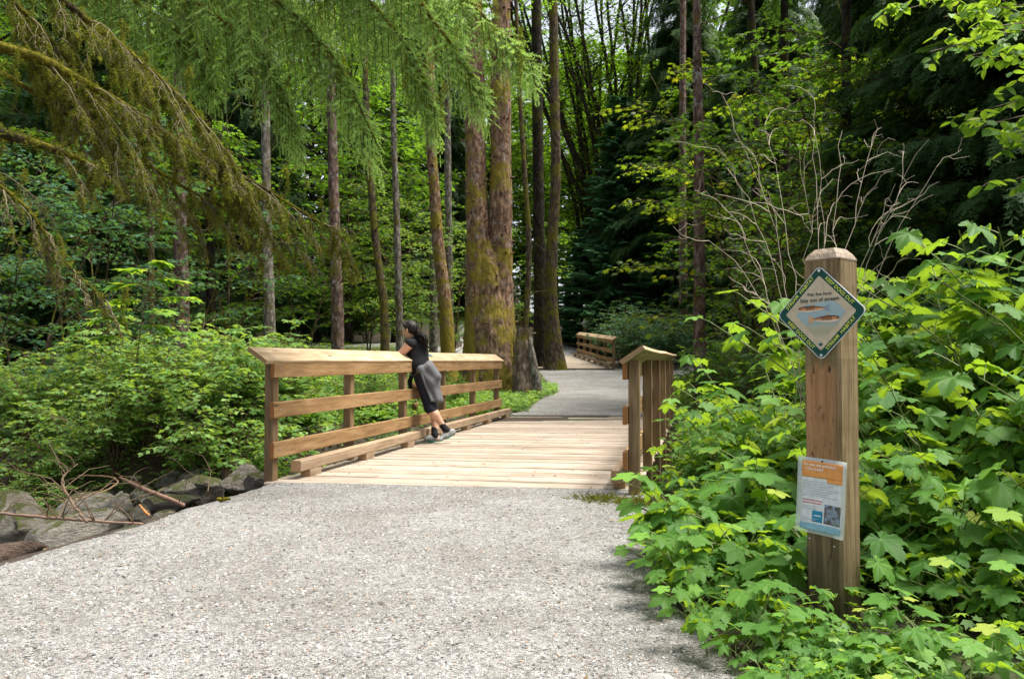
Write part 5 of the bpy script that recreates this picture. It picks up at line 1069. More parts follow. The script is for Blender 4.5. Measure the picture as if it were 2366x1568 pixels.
# upright many-stemmed maples in the middle against the sky
def fan_maple(u, v, Y, seed, nst, label, Hh=22, spread=.5):
    b_ = P(u, v, Y); z = Hs(b_[0], b_[1]); r = np.random.default_rng(seed); root = empty('maple_tree', (b_[0], b_[1], z)); tag(root, label, 'tree'); wood = MB(); lf = MB(); A = []
    for s_ in range(nst):
        x1 = r.uniform(-1, 1) * spread * Hh * .5; y1 = r.uniform(-.5, 1) * 2.5; pts = spline([(r.normal() * .15, r.normal() * .15, -.2), (x1 * .12, y1 * .2, Hh * .2), (x1 * .45 + r.normal() * .3, y1 * .5, Hh * .45), (x1 * .85 + r.normal() * .4, y1, Hh * .75), (x1 * 1.1 + r.normal() * .5, y1, Hh * r.uniform(.95, 1.1))], 30)
        wood.add(*tube(pts + .03 * r.normal(size=pts.shape), np.linspace(.20, .05, 30), 6))
        for k in range(16):
            i = r.integers(7, 29); a = r.uniform(0, 6.28); br = arc_branch(r, pts[i], a, r.uniform(.3, 1.1), r.uniform(.1, 1.2), r.uniform(1.2, 3.2), 7, .16); wood.add(*tube(br, np.linspace(.05, .012, 8), 4, False))
            for j in range(3): b2 = arc_branch(r, br[r.integers(3, 8)], r.uniform(0, 6.28), r.uniform(0, .9), r.uniform(-.2, .6), r.uniform(.6, 1.5), 5, .2); wood.add(*tube(b2, np.linspace(.02, .006, 6), 3, False)); A.append((b2, pts[i][2] / Hh))
    P_, X_, S_ = [], [], []
    for b2, f in A:
        m = int(44 * max(.25, f) * r.uniform(.1, 1.5)); q_ = b2[r.integers(1, 6, m)] + r.normal(size=(m, 3)) * .32; P_.append(q_); a = r.uniform(0, 6.28, m); X_.append(np.stack([np.cos(a), np.sin(a), r.uniform(-.5, .2, m)], 1)); S_.append(r.uniform(.12, .26, m))
    pp = np.concatenate(P_); n = len(pp); leaves(lf, FLAT, pp, np.concatenate(X_), np.tile([0, 0, 1.], (n, 1)) + r.normal(size=(n, 3)) * .4, np.concatenate(S_), np.clip(.5 + .2 * r.normal(size=n), 0, 1))
    wood.build('trunk', BK_DARK, root); lf.build('crown', LF_LUSH, root)
fan_maple(1440, 760, 50, 71, 16, 'many stemmed dark maple fanning upward behind the blue green conifer', 29, .62)
fan_maple(1540, 770, 48, 72, 14, 'many stemmed dark maple leaning right behind the purplish trunk', 27, .7)
fan_maple(1375, 760, 53, 73, 13, 'slender stemmed maple seen against the pale sky gap', 29, .45)

# blue-green conifer in the middle
pr_ = Proto('fir_tree', conifer(81, 11.4, .3, 3.5, 30, 7, [T_spray(20 + i, 6, .02, .10) for i in range(2)], .55, (.30, .0), .16, .93, .85, .1, .5, .12), BK_DARK, ND_BLUE)
b_ = P(1435, 800, 45); pr_.put((b_[0], b_[1], Hs(b_[0], b_[1])), 0, 1.27, 'dense blue green conical fir in the middle of the clearing edge', 'tree', None)
b_ = P(1540, 800, 42); pr_.put((b_[0], b_[1], Hs(b_[0], b_[1])), 2.1, (1.1, 1.1, .6), 'low wide blue green fir right of the tall conical fir', 'tree', None)
b_ = P(1345, 800, 47); pr_.put((b_[0], b_[1], Hs(b_[0], b_[1])), 4.0, (.8, .8, .62), 'small blue green fir left of the tall conical fir', 'tree', None)

# ---- hillside forest
MAP = [Proto('maple_tree', broadleaf(400 + i, 15, 1.2, 44, 4.3, 9, 1.5, .25, FLAT, (.75, .05), .15, .02, .16), BK_DARK, LF_LUSH) for i in range(3)]
HEM = [Proto('hemlock_tree', conifer(420 + i, 17, .8, 3.8, 38, 7, SPR_D, .80, (.05, -.45), .2, .9, .8, .5, .35), BK_DARK, ND_DARK) for i in range(2)]
VIN = [Proto('vine_maple', broadleaf(430 + i, 6.0, .7, 26, 2.3, 9, .85, .115, PALM, (.7, -.05), .11, .05, .05, .9, 'dome', 3), BK_MOSS, LF_MAPLE) for i in range(3)]
gl = 'leafy maple crowding the wooded slope behind the trunks'; g2 = 'dark hemlock standing deep in the wooded slope'
def zone_ok(x, y):
    return True
placed = []
for k in range(74):
    for tr_ in range(40):
        Y = R9.uniform(37, 84); u = R9.uniform(-120, 2500); x = (u - 1183) / 1840 * Y
        if Y < 60 and abs(u - 1345) < 110: continue
        if u < 1120 and -4.6 < x < .3 and Y < 55: continue
        if all((x - a) ** 2 + (Y - b2) ** 2 > 3.0 ** 2 for a, b2 in placed): break
    placed.append((x, Y)); z = Hs(x, Y); sc = R9.uniform(.95, 1.45) * (1 if Y < 55 else 1.45) * (.78 if abs(u - 1345) < 200 else 1)
    if k % 4 == 3: HEM[k % 2].put((x, Y, z), R9.uniform(0, 6.28), sc * 1.1, g2, 'tree', 'dark hemlocks on the wooded slope')
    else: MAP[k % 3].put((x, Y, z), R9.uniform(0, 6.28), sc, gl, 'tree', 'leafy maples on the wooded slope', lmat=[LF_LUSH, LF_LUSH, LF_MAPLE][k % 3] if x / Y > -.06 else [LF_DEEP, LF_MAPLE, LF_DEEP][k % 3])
for u, Y, sc in ((1240, 52, .62), (1330, 56, .60), (1420, 54, .6), (1290, 64, .85), (1390, 66, .8), (1210, 60, 1.0), (1480, 50, .7), (1840, 62, 1.5), (1800, 70, 1.8), (1900, 66, 1.7), (1740, 74, 1.7), (640, 66, 1.7), (760, 70, 1.8), (880, 68, 1.7), (1000, 72, 1.8), (560, 74, 1.9), (450, 64, 1.7), (1120, 76, 1.9), (300, 70, 1.8), (1260, 78, 1.6), (1400, 80, 1.5), (1500, 76, 1.7), (1600, 72, 1.8), (1330, 84, 2.0), (1440, 86, 2.0), (1240, 88, 2.1), (1380, 92, 2.3), (1530, 90, 2.2)):      # lower trees in the sky gap
    x = (u - 1183) / 1840 * Y; MAP[R9.integers(0, 3)].put((x, Y, Hs(x, Y)), R9.uniform(0, 6), sc, gl, 'tree', 'leafy maples on the wooded slope')

# nearer named trees
def at_(proto, u, Y, sc, label, cat, group=None, lmat=None, rz=None, v=820, wmat=None, dz=0, tilt=(0, 0)):
    x = (u - 1183) / 1840 * Y; return proto.put((x, Y, Hs(x, Y) + dz), R9.uniform(0, 6.28) if rz is None else rz, sc, label, cat, group, lmat, wmat, tilt)
at_(HEM[0], 2230, 15, .95, 'large dark hemlock with drooping boughs high behind the signpost', 'tree')
at_(HEM[1], 2420, 13, .9, 'dark hemlock at the frame edge behind the bright bushes', 'tree')
at_(HEM[1], 2030, 22, .95, 'dark hemlock behind the dead twiggy shrub', 'tree')
at_(HEM[0], 160, 21, .9, 'shaded hemlock behind the hanging moss boughs', 'tree')
at_(HEM[1], 1680, 32, .7, 'dim hemlock behind the purplish trunk', 'tree')
for u, Y, sc, lm, lab in (
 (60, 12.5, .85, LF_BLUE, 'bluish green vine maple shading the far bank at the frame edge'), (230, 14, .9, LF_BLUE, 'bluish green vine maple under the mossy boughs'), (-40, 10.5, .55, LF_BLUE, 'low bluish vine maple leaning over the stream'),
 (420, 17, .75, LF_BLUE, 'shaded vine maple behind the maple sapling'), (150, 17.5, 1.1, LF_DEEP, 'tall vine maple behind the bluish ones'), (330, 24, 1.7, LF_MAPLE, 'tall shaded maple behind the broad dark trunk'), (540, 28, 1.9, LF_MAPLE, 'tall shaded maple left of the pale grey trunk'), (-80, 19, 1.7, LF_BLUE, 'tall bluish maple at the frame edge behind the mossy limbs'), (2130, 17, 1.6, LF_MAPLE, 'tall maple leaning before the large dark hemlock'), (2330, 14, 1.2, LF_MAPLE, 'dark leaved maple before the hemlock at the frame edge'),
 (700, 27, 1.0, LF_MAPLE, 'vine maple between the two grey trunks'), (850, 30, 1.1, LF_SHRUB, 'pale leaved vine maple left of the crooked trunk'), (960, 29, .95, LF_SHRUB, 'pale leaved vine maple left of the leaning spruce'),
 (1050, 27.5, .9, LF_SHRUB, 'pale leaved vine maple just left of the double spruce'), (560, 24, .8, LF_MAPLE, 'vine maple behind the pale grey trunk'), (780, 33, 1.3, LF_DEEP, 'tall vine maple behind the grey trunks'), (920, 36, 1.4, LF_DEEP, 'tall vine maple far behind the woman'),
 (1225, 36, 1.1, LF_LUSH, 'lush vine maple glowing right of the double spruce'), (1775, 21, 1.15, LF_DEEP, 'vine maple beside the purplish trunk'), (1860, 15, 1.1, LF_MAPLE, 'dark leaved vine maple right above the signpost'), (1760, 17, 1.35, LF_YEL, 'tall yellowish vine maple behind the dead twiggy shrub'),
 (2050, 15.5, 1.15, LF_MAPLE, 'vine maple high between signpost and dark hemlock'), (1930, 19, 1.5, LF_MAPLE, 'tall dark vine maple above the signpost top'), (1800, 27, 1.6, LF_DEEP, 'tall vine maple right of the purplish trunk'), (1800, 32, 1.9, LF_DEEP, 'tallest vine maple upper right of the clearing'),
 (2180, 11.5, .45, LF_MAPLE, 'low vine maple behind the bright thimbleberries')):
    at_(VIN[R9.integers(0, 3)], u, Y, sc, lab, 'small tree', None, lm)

# ---- shrubs
SHR = [Proto('shrub', shrub(500 + i, 1.5, 1.15, 22, .085, PALM if i == 1 else SIMP, 10, .065), BK_TWIG, LF_SHRUB, 'stems', 'foliage') for i in range(3)]
LAB = 'small leaved green bush on the far stream bank'
def bush(u, Y, sc, lab, grp, lm=None, pr=None, dz=0):
    x = (u - 1183) / 1840 * Y; (pr or SHR[R9.integers(0, 3)]).put((x, Y, Hs(x, Y) + dz), R9.uniform(0, 6.28), sc, lab, 'bush', grp, lm)
for u, Y, sc in ((150, 9.6, .75), (260, 9.9, .9), (360, 10.3, 1.0), (450, 10.6, 1.05), (540, 10.9, 1.0), (620, 11.8, .9), (60, 10.2, .8), (300, 11.6, 1.2), (420, 12.0, 1.2), (520, 12.6, 1.15), (190, 11.8, 1.0), (-20, 11.2, .9), (600, 13.5, 1.0), (100, 9.1, .5), (570, 10.3, 1.05), (505, 10.0, 1.0), (590, 11.2, 1.15)):
    bush(u, Y, sc, LAB, 'bushes on the far stream bank')
for u, Y, sc in ((700, 13.5, .75), (760, 14.8, .8), (840, 14.2, .6), (900, 15.6, .7), (690, 16.5, .9), (980, 16.4, .55), (820, 17.5, .85), (740, 19, .9), (940, 18.5, .7), (1050, 17.6, .5), (650, 12.2, .6), (1000, 19.5, .6), (880, 20, .9)):
    bush(u, Y, sc, 'leafy green bush growing behind the wooden handrail', 'bushes seen through the near railing', [LF_SHRUB, LF_LUSH, LF_FERN][R9.integers(0, 3)])
for u, Y, sc in ((660, 19, .8), (580, 17, .9), (720, 24, .9), (800, 25, .8), (860, 26, .7), (540, 21, 1.0), (470, 19, 1.0), (640, 25, 1.0)):
    bush(u, Y, sc, 'bush at the foot of the grey trunks before the far path', 'bushes under the grey trunks')
for u, Y, sc in ((1440, 33, 1.5), (1490, 31, 1.7), (1530, 29, 1.5), (1460, 38, 1.9), (1575, 30, 1.5), (1400, 41, 1.5)):
    bush(u, Y, sc, 'round leafy bush right behind the far footbridge railing', 'bushes behind the far railing', LF_BLUE)
for u, Y, sc in ((1660, 13, .8), (1700, 11, .75), (1760, 10, .85), (1660, 15.5, .9), (1720, 14, 1.1), (1800, 12, 1.1), (1850, 9, .9), (1780, 8.2, .75), (1900, 11, 1.1), (1680, 18, 1.1), (1980, 9.5, 1.1), (2100, 10.5, 1.2), (2250, 9.5, 1.2), (1740, 19, 1.3), (2350, 8.5, 1.1), (1640, 10.2, .6), (1690, 8.6, .65), (1730, 9.2, .8), (1665, 11.6, .8), (1780, 9.6, .95), (1710, 12.5, 1.0), (1840, 10.2, 1.1), (1740, 7.6, .6)):
    bush(u, Y, sc, 'dense small leaved bush right of the footbridge', 'bushes right of the footbridge', LF_SHRUB if Y < 14 else LF_MAPLE)
for k in range(30):
    Y = R9.uniform(36, 52); u = R9.uniform(0, 2366)
    if -5 < (u - 1183) / 1840 * Y < 5 and Y < 46: continue
    bush(u, Y, R9.uniform(1.2, 2.0), 'undergrowth bush at the foot of the wooded slope', 'undergrowth bushes on the slope', LF_LUSH)

# maple sapling with layered bright leaves
def sapling():
    r = np.random.default_rng(91); b_ = np.array([(322 - 1183) / 1840 * 10.6, 10.6, 0]); b_[2] = Hs(b_[0], b_[1]); root = empty('maple_sapling', b_); tag(root, 'young maple sapling with layered bright green leaves on thin dark stem', 'sapling'); w_ = MB(); lf = MB()
    st = np.array([P(318, 1090, 10.6) - b_, P(313, 950, 10.6) - b_, P(320, 800, 10.6) - b_, P(335, 700, 10.6) - b_, P(350, 610, 10.6) - b_]); st[0] = (0, 0, -.05); w_.add(*tube(spline(st, 20), np.linspace(.014, .004, 20), 6)); D = []
    for v0, L, s_ in ((790, .62, -1), (780, .55, 1), (745, .50, -1), (735, .55, 1), (700, .45, -1), (695, .50, 1), (665, .35, -1), (650, .32, 1), (625, .28, -1), (615, .25, 1), (760, .4, 1), (720, .4, -1)):
        q_ = P(333 - (v0 - 700) * .14, v0, 10.6) - b_; a = (0 if s_ > 0 else PI) + r.uniform(-.7, .7); br = arc_branch(r, q_, a, .35, -.25, L * 1.2, 6, .05); w_.add(*tube(br, .004, 4, False))
        for t in np.linspace(.35, 1, 5):
            p_ = np.array([np.interp(t * 6, np.arange(7), br[:, c]) for c in range(3)])
            for sg in (-1, 1): D.append((p_, a + sg * r.uniform(.2, .9)))
    n = len(D); aa = np.array([d[1] for d in D]); leaves(lf, T_palm(), np.array([d[0] for d in D]), np.stack([np.cos(aa), np.sin(aa), r.uniform(-.3, .1, n)], 1), np.tile([0, 0, 1.], (n, 1)) + r.normal(size=(n, 3)) * .2, r.uniform(.16, .25, n), np.clip(.75 + .2 * r.normal(size=n), 0, 1))
    w_.build('stem', BK_TWIG, root); lf.build('foliage', LF_FG, root)
sapling()

# ferns
FRN = [Proto('fern', fern(600 + i), BK_STEM, LF_FERN, 'midribs', 'fronds') for i in range(2)]
for u, Y, sc in ((690, 9.6, .9), (720, 10.4, .8), (770, 10.6, .9), (660, 11, .8), (830, 12, .8), (700, 12.2, .9), (880, 13.2, .8), (600, 10.4, .8)):
    x = (u - 1183) / 1840 * Y; FRN[R9.integers(0, 2)].put((x, Y, Hs(x, Y)), R9.uniform(0, 6), sc, 'fern with arching fronds seen through the near railing', 'fern', 'ferns behind the near railing')
for u, Y, sc, lab in ((1590, 6.9, .85, 'large feathery fern beside the end posts of the right railing'), (1660, 7.8, .8, 'feathery fern behind the larger one right of the railing'), (1560, 8.6, .6, 'small fern close to the railing posts')):
    x = (u - 1183) / 1840 * Y; FRN[R9.integers(0, 2)].put((x, Y, Hs(x, Y) + .1), R9.uniform(0, 6), sc, lab, 'fern', None)

# ---- thimbleberries, right foreground
TH = [Proto('thimbleberry', thimble(700 + i, h, n, sp), BK_STEM, LF_FG, 'stems', 'leaves') for i, (h, n, sp) in enumerate(((.42, 9, 1.0), (.45, 8, 1.1), (.8, 9, .9), (.85, 10, .9), (1.35, 10, .8), (1.4, 9, .8)))]
near_r = lambda y: np.interp(y, [1, 2.4, 3.6, 4.6, 5.4, 5.95, 7], [1.3, .95, .80, .85, 1.0, 1.15, 1.35])
def thb(x, y, k, sc, lab, grp): TH[k].put((x, y, Hs(x, y) + .0), R9.uniform(0, 6.28), sc, lab, 'bush', grp)
def clear_of_post(x, y): return (x - pcen[0]) ** 2 + (y - PY - .07) ** 2 > .30 ** 2
for k in range(126):
    for t_ in range(80):
        y = R9.uniform(1.9, 7.4) if k < 100 else R9.uniform(2.1, 3.6); d = R9.uniform(-.02, 2.9) if k % 3 else R9.uniform(-.08, .45); x = float(near_r(y)) + d + (.42 if y > 4.9 else -.10 if y < 4.2 else .2)
        if x > .72 * y + .7 or not clear_of_post(x, y): continue
        u = 1183 + 1840 * x / y; kk_low = y < PY + .15 and 1640 < u < 2160
        break
    hgt = .30 + .60 * min(max(d, 0) / 1.1, 1) ** 1.1 * float(sstep(2.8, 4.2, y)) + 1.12 * float(sstep(.9, 1.9, d) * sstep(3.5, 4.5, y))
    if kk_low: hgt = .15
    elif y < 2.9: hgt = min(hgt, .28)
    if hgt < .55: kk = R9.integers(0, 2); sc = hgt / .42
    elif hgt < 1.05: kk = R9.integers(2, 4); sc = hgt / .85
    else: kk = R9.integers(4, 6); sc = hgt / 1.38
    if kk_low: sc = .42 if 1740 < u < 2080 else .6
    if hgt < .6: thb(x, y, kk, sc * R9.uniform(.9, 1.1), 'low broad leaved thimbleberry spilling toward the gravel', 'low thimbleberries along the gravel')
    elif y < 5: thb(x, y, kk, sc, 'tall broad leaved thimbleberry around the signpost', 'thimbleberries around the signpost')
    else: thb(x, y, kk, sc, 'broad leaved thimbleberry beyond the signpost', 'thimbleberries toward the railing')

for u, y, hgt in ((1600, 7.6, .65), (1655, 7.2, .9), (1715, 7.0, 1.15), (1775, 6.8, 1.45), (1835, 6.6, 1.6), (1690, 8.4, 1.1), (1750, 8.6, 1.35), (1815, 8.0, 1.6), (1640, 8.8, .85), (1605, 6.8, .45), (1655, 6.3, .55), (1720, 6.1, .8), (1785, 5.9, 1.05), (1840, 5.5, 1.3), (1590, 9.4, .6)):
    kk = R9.integers(0, 2) if hgt < .5 else R9.integers(2, 4) if hgt < 1.05 else R9.integers(4, 6); thb((u - 1183) / 1840 * y, y, kk, hgt / (.42, .42, .85, .85, 1.38, 1.38)[kk], 'bright broad leaved thimbleberry between railing and signpost', 'thimbleberries beside the right railing')
# dead twiggy shrub
def dead_shrub():
    r = np.random.default_rng(95); b_ = np.array([1.95, 5.0, 0.]); b_[2] = Hs(b_[0], b_[1]); root = empty('dead_shrub', b_); tag(root, 'leafless pale twiggy shrub rising behind the signpost', 'shrub'); w_ = MB()
    def rec(p, a, el, L, rad, lev):
        br = arc_branch(r, p, a, el, el + r.uniform(-.3, .3), L, 6, .13); w_.add(*tube(br, np.linspace(rad, rad * .55, 7), 5 if lev < 2 else 4, False))
        if lev >= 4 or rad < .0011: return
        for k in range(2 if lev < 4 else 1):
            i = r.integers(2, 7); rec(br[i], a + r.uniform(-1.0, 1.0), el + r.uniform(-.6, .5), L * r.uniform(.45, .75), rad * .62, lev + 1)
    for u, v in ((1655, 330), (1700, 300), (1770, 290), (1850, 350), (1880, 270), (1945, 300), (2030, 300), (2150, 320), (2170, 390), (2080, 450), (1660, 460), (1650, 555), (1880, 330)):
        tg = P(u, v, 5.0 + r.uniform(-.5, .6)) - b_; p0 = np.array([r.normal() * .08, r.normal() * .08, .0]); mid = (tg * [.14, .2, .60]) + [r.normal() * .06, 0, .12]; st = curve(p0, mid, tg, 16); st[1:] += .014 * r.normal(size=(15, 3)); w_.add(*tube(st, np.linspace(.0036, .0010, 16), 5, False))
        for k in range(5):
            i = r.integers(7, 16); d = unit(st[min(i + 1, 15)] - st[i - 1]); br = arc_branch(r, st[i], math.atan2(d[1], d[0]) + r.uniform(-1.2, 1.2), math.asin(np.clip(d[2], -1, 1)) + r.uniform(-.9, .3), r.uniform(-.2, .8), r.uniform(.15, .5), 6, .2); w_.add(*tube(br, np.linspace(.0024, .0010, 7), 4, False))
            for j in range(2): b2 = arc_branch(r, br[r.integers(2, 6)], r.uniform(0, 6.28), r.uniform(-.4, 1.2), r.uniform(-.3, .9), r.uniform(.05, .2), 4, .3); w_.add(*tube(b2, np.linspace(.0014, .0008, 5), 3, False))
    w_.build('twigs', BK_PALE, root)
dead_shrub()

# leafy branches hanging in from the tree at the right edge
def alder_edge():
    r = np.random.default_rng(96); root = empty('alder_tree', (5.6, 6.6, Hs(5.6, 6.6))); tag(root, 'broad leaved tree at the frame edge hanging bright leafy sprays', 'tree'); b_ = np.array(root.location); w_ = MB(); trunk_mb([(0, 0, -.2), (.05, 0, 2), (0, .1, 4.5), (.1, .1, 7)], [.14, .12, .10, .06], 14, 40, .05, 3).build('trunk', BK_GREY, root); lf = MB(); P_, X_, S_ = [], [], []
    for u, v, Y in ((2180, 40, 5.6), (2230, 130, 5.4), (2310, 60, 5.2), (2290, 250, 5.5), (2240, 300, 5.6), (2350, 330, 5.3), (2330, 420, 5.4), (2150, 120, 6.0), (2200, -40, 5.6), (2100, 20, 6.2), (2360, 180, 5.2), (2280, -60, 5.2), (2400, 100, 5)):
        tip = P(u, v, Y) - b_; st = curve((0, 0, tip[2] + .5), tip * [.45, .45, 1] + [0, 0, .45], tip, 14); w_.add(*tube(st, np.linspace(.014, .003, 14), 5, False))
        for k in range(7):
            i = r.integers(8, 14); sb = arc_branch(r, st[i], r.uniform(0, 6.28), .0, -.5, r.uniform(.2, .42), 5, .15); w_.add(*tube(sb, .0022, 3, False))
            for q_ in sb[1:]:
                for _ in (0, 1): a = r.uniform(0, 6.28); P_.append(q_); X_.append((math.cos(a), math.sin(a), r.uniform(-.9, -.1))); S_.append(r.uniform(.07, .12))
    n = len(P_); leaves(lf, T_oval(), np.array(P_), np.array(X_), np.tile([0, 0, 1.], (n, 1)) + r.normal(size=(n, 3)) * .45, np.array(S_) * 1.0, np.clip(.6 + .2 * r.normal(size=n), 0, 1)); w_.build('branches', BK_TWIG, root); lf.build('crown', LF_FG, root)
alder_edge()

# ---- foreground spruce boughs
BR = [T_brush(28, .15, .060, .75, i) for i in range(3)]
BRM = [T_brush(14, .34, .10, .5, 10 + i) for i in range(3)]
def put_shoots(mb, D, r, T=BR):
    k = r.integers(0, len(T), len(D)); A = np.array([np.r_[d[0], d[1], d[2], d[3]] for d in D], float)
    for i, t_ in enumerate(T):
        a = A[k == i]
        if len(a): leaves(mb, t_, a[:, :3], a[:, 3:6], r.normal(size=(len(a), 3)), a[:, 6], np.clip(a[:, 7], 0, 1))
def spruce_boughs():
    r = np.random.default_rng(97); bx_, by_ = -6.6, 9.4; root = empty('spruce_tree', (bx_, by_, Hs(bx_, by_))); b_ = np.array(root.location); tag(root, 'spruce whose drooping pale green boughs fill the top of the view', 'tree')
    trunk_mb([(0, 0, -.2), (0, 0, 3), (.1, 0, 7), (0, 0, 12)], [.34, .28, .22, .12], 18, 60, .06, 4, 1.4, 20).build('trunk', BK_SPRUCE, root)
    limbs = [  # control points u, v, Y ; hanging length ; where foliage starts
     ([(-300, -700, 9.0), (400, -420, 8.0), (900, -180, 7.2), (1120, 40, 6.8), (1235, 152, 6.7)], .55),
     ([(-300, -650, 9.0), (300, -380, 8.0), (800, -180, 7.4), (1010, 60, 7.0), (1120, 215, 6.9)], .75),
     ([(-300, -600, 9.2), (300, -300, 8.2), (700, -120, 7.6), (920, 80, 7.2), (1010, 260, 7.1)], .85),
     ([(-300, -560, 9.2), (250, -260, 8.4), (560, -60, 7.8), (760, 120, 7.5), (870, 330, 7.3)], .95),
     ([(-300, -520, 9.4), (200, -200, 8.4), (420, -20, 8.0), (600, 120, 7.8), (690, 300, 7.7)], .9),
     ([(-300, -450, 9.4), (50, -200, 8.8), (250, -40, 8.4), (420, 80, 8.2), (500, 180, 8.2)], .8),
     ([(-300, -420, 9.4), (-100, -200, 9.0), (80, -80, 8.8), (260, 10, 8.6), (340, 110, 8.6)], .7),
     ([(-300, -640, 9.0), (500, -330, 8.0), (800, -200, 7.8), (950, -60, 7.8), (1060, 30, 7.8)], .9),
     ([(-300, -560, 9.0), (300, -300, 8.4), (600, -160, 8.2), (800, -20, 8.0), (930, 60, 8.0)], 1.0),
     ([(-300, -500, 9.0), (200, -240, 8.8), (450, -120, 8.6), (620, -30, 8.6), (760, 40, 8.6)], 1.1)]
    for li, (cp, hang) in enumerate(limbs):
        c = spline([P(*q_) - b_ for q_ in cp], 46); w_ = MB(); lf = MB(); w_.add(*tube(c, np.linspace(.045, .006, 46), 6)); D = []
        for k in range(78):
            t = .40 + .60 * (k + r.random()) / 78; i = min(44, int(t * 45)); p0 = c[i]; dl = unit(c[i + 1] - c[i]); sgn = 1 if k % 2 else -1; sd_ = unit(np.cross(dl, [0, 0, 1.])) * sgn
            L = hang * (1.15 - .75 * max(0, (t - .45) / .55)) * r.uniform(.55, 1.1); q1 = p0 + (dl * .42 + sd_ * .42) * L * .5; q2 = p0 + (dl * .52 + sd_ * .38) * L * .62 + np.array([0, 0, -L * .85]); br = curve(p0, q1 + [0, 0, -.02], q2, 10); w_.add(*tube(br, np.linspace(.006, .002, 10), 3, False))
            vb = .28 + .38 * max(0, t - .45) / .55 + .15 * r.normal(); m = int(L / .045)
            for j in range(m):
                f = (j + .5) / m; x = f * 9; i0 = int(x); p_ = br[i0] + (br[min(9, i0 + 1)] - br[i0]) * (x - i0); d = unit(br[min(9, i0 + 1)] - br[max(0, i0 - 0)] + 1e-6)
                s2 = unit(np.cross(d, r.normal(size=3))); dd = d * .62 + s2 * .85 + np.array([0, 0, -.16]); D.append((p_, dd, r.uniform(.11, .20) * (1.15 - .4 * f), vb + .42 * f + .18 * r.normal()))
            D.append((br[-1], br[-1] - br[-2], .12, vb + .35))
            if r.random() < .30:        # second order hanging twig
                a = br[r.integers(3, 8)]; b2 = a + np.array([r.normal() * .05, r.normal() * .05, -L * .55]); n_ = int(L * .55 / .035)
                w_.add(*tube([a, b2], .002, 3, False))
                for j in range(n_): f = (j + .5) / n_; D.append((a + (b2 - a) * f, np.array([r.normal() * .6, r.normal() * .6, -.8]), r.uniform(.07, .13), vb + .25 * f))
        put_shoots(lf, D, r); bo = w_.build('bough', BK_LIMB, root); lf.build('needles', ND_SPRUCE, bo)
        # a few strands of orange-brown moss
        mo = MB(); E = []
        for k in range(9):
            i = r.integers(18, 42); a = c[i] + r.normal(size=3) * .15; L = r.uniform(.2, .55); n_ = int(L / .02)
            for j in range(n_): E.append((a + np.array([.012 * math.sin(j), .0, -L * j / n_]), np.array([r.normal() * .35, r.normal() * .35, -1]), r.uniform(.05, .09), r.uniform(.35, 1.0)))
        put_shoots(mo, E, r, BRM); mo.build('moss', LF_MOSS, bo)
spruce_boughs()
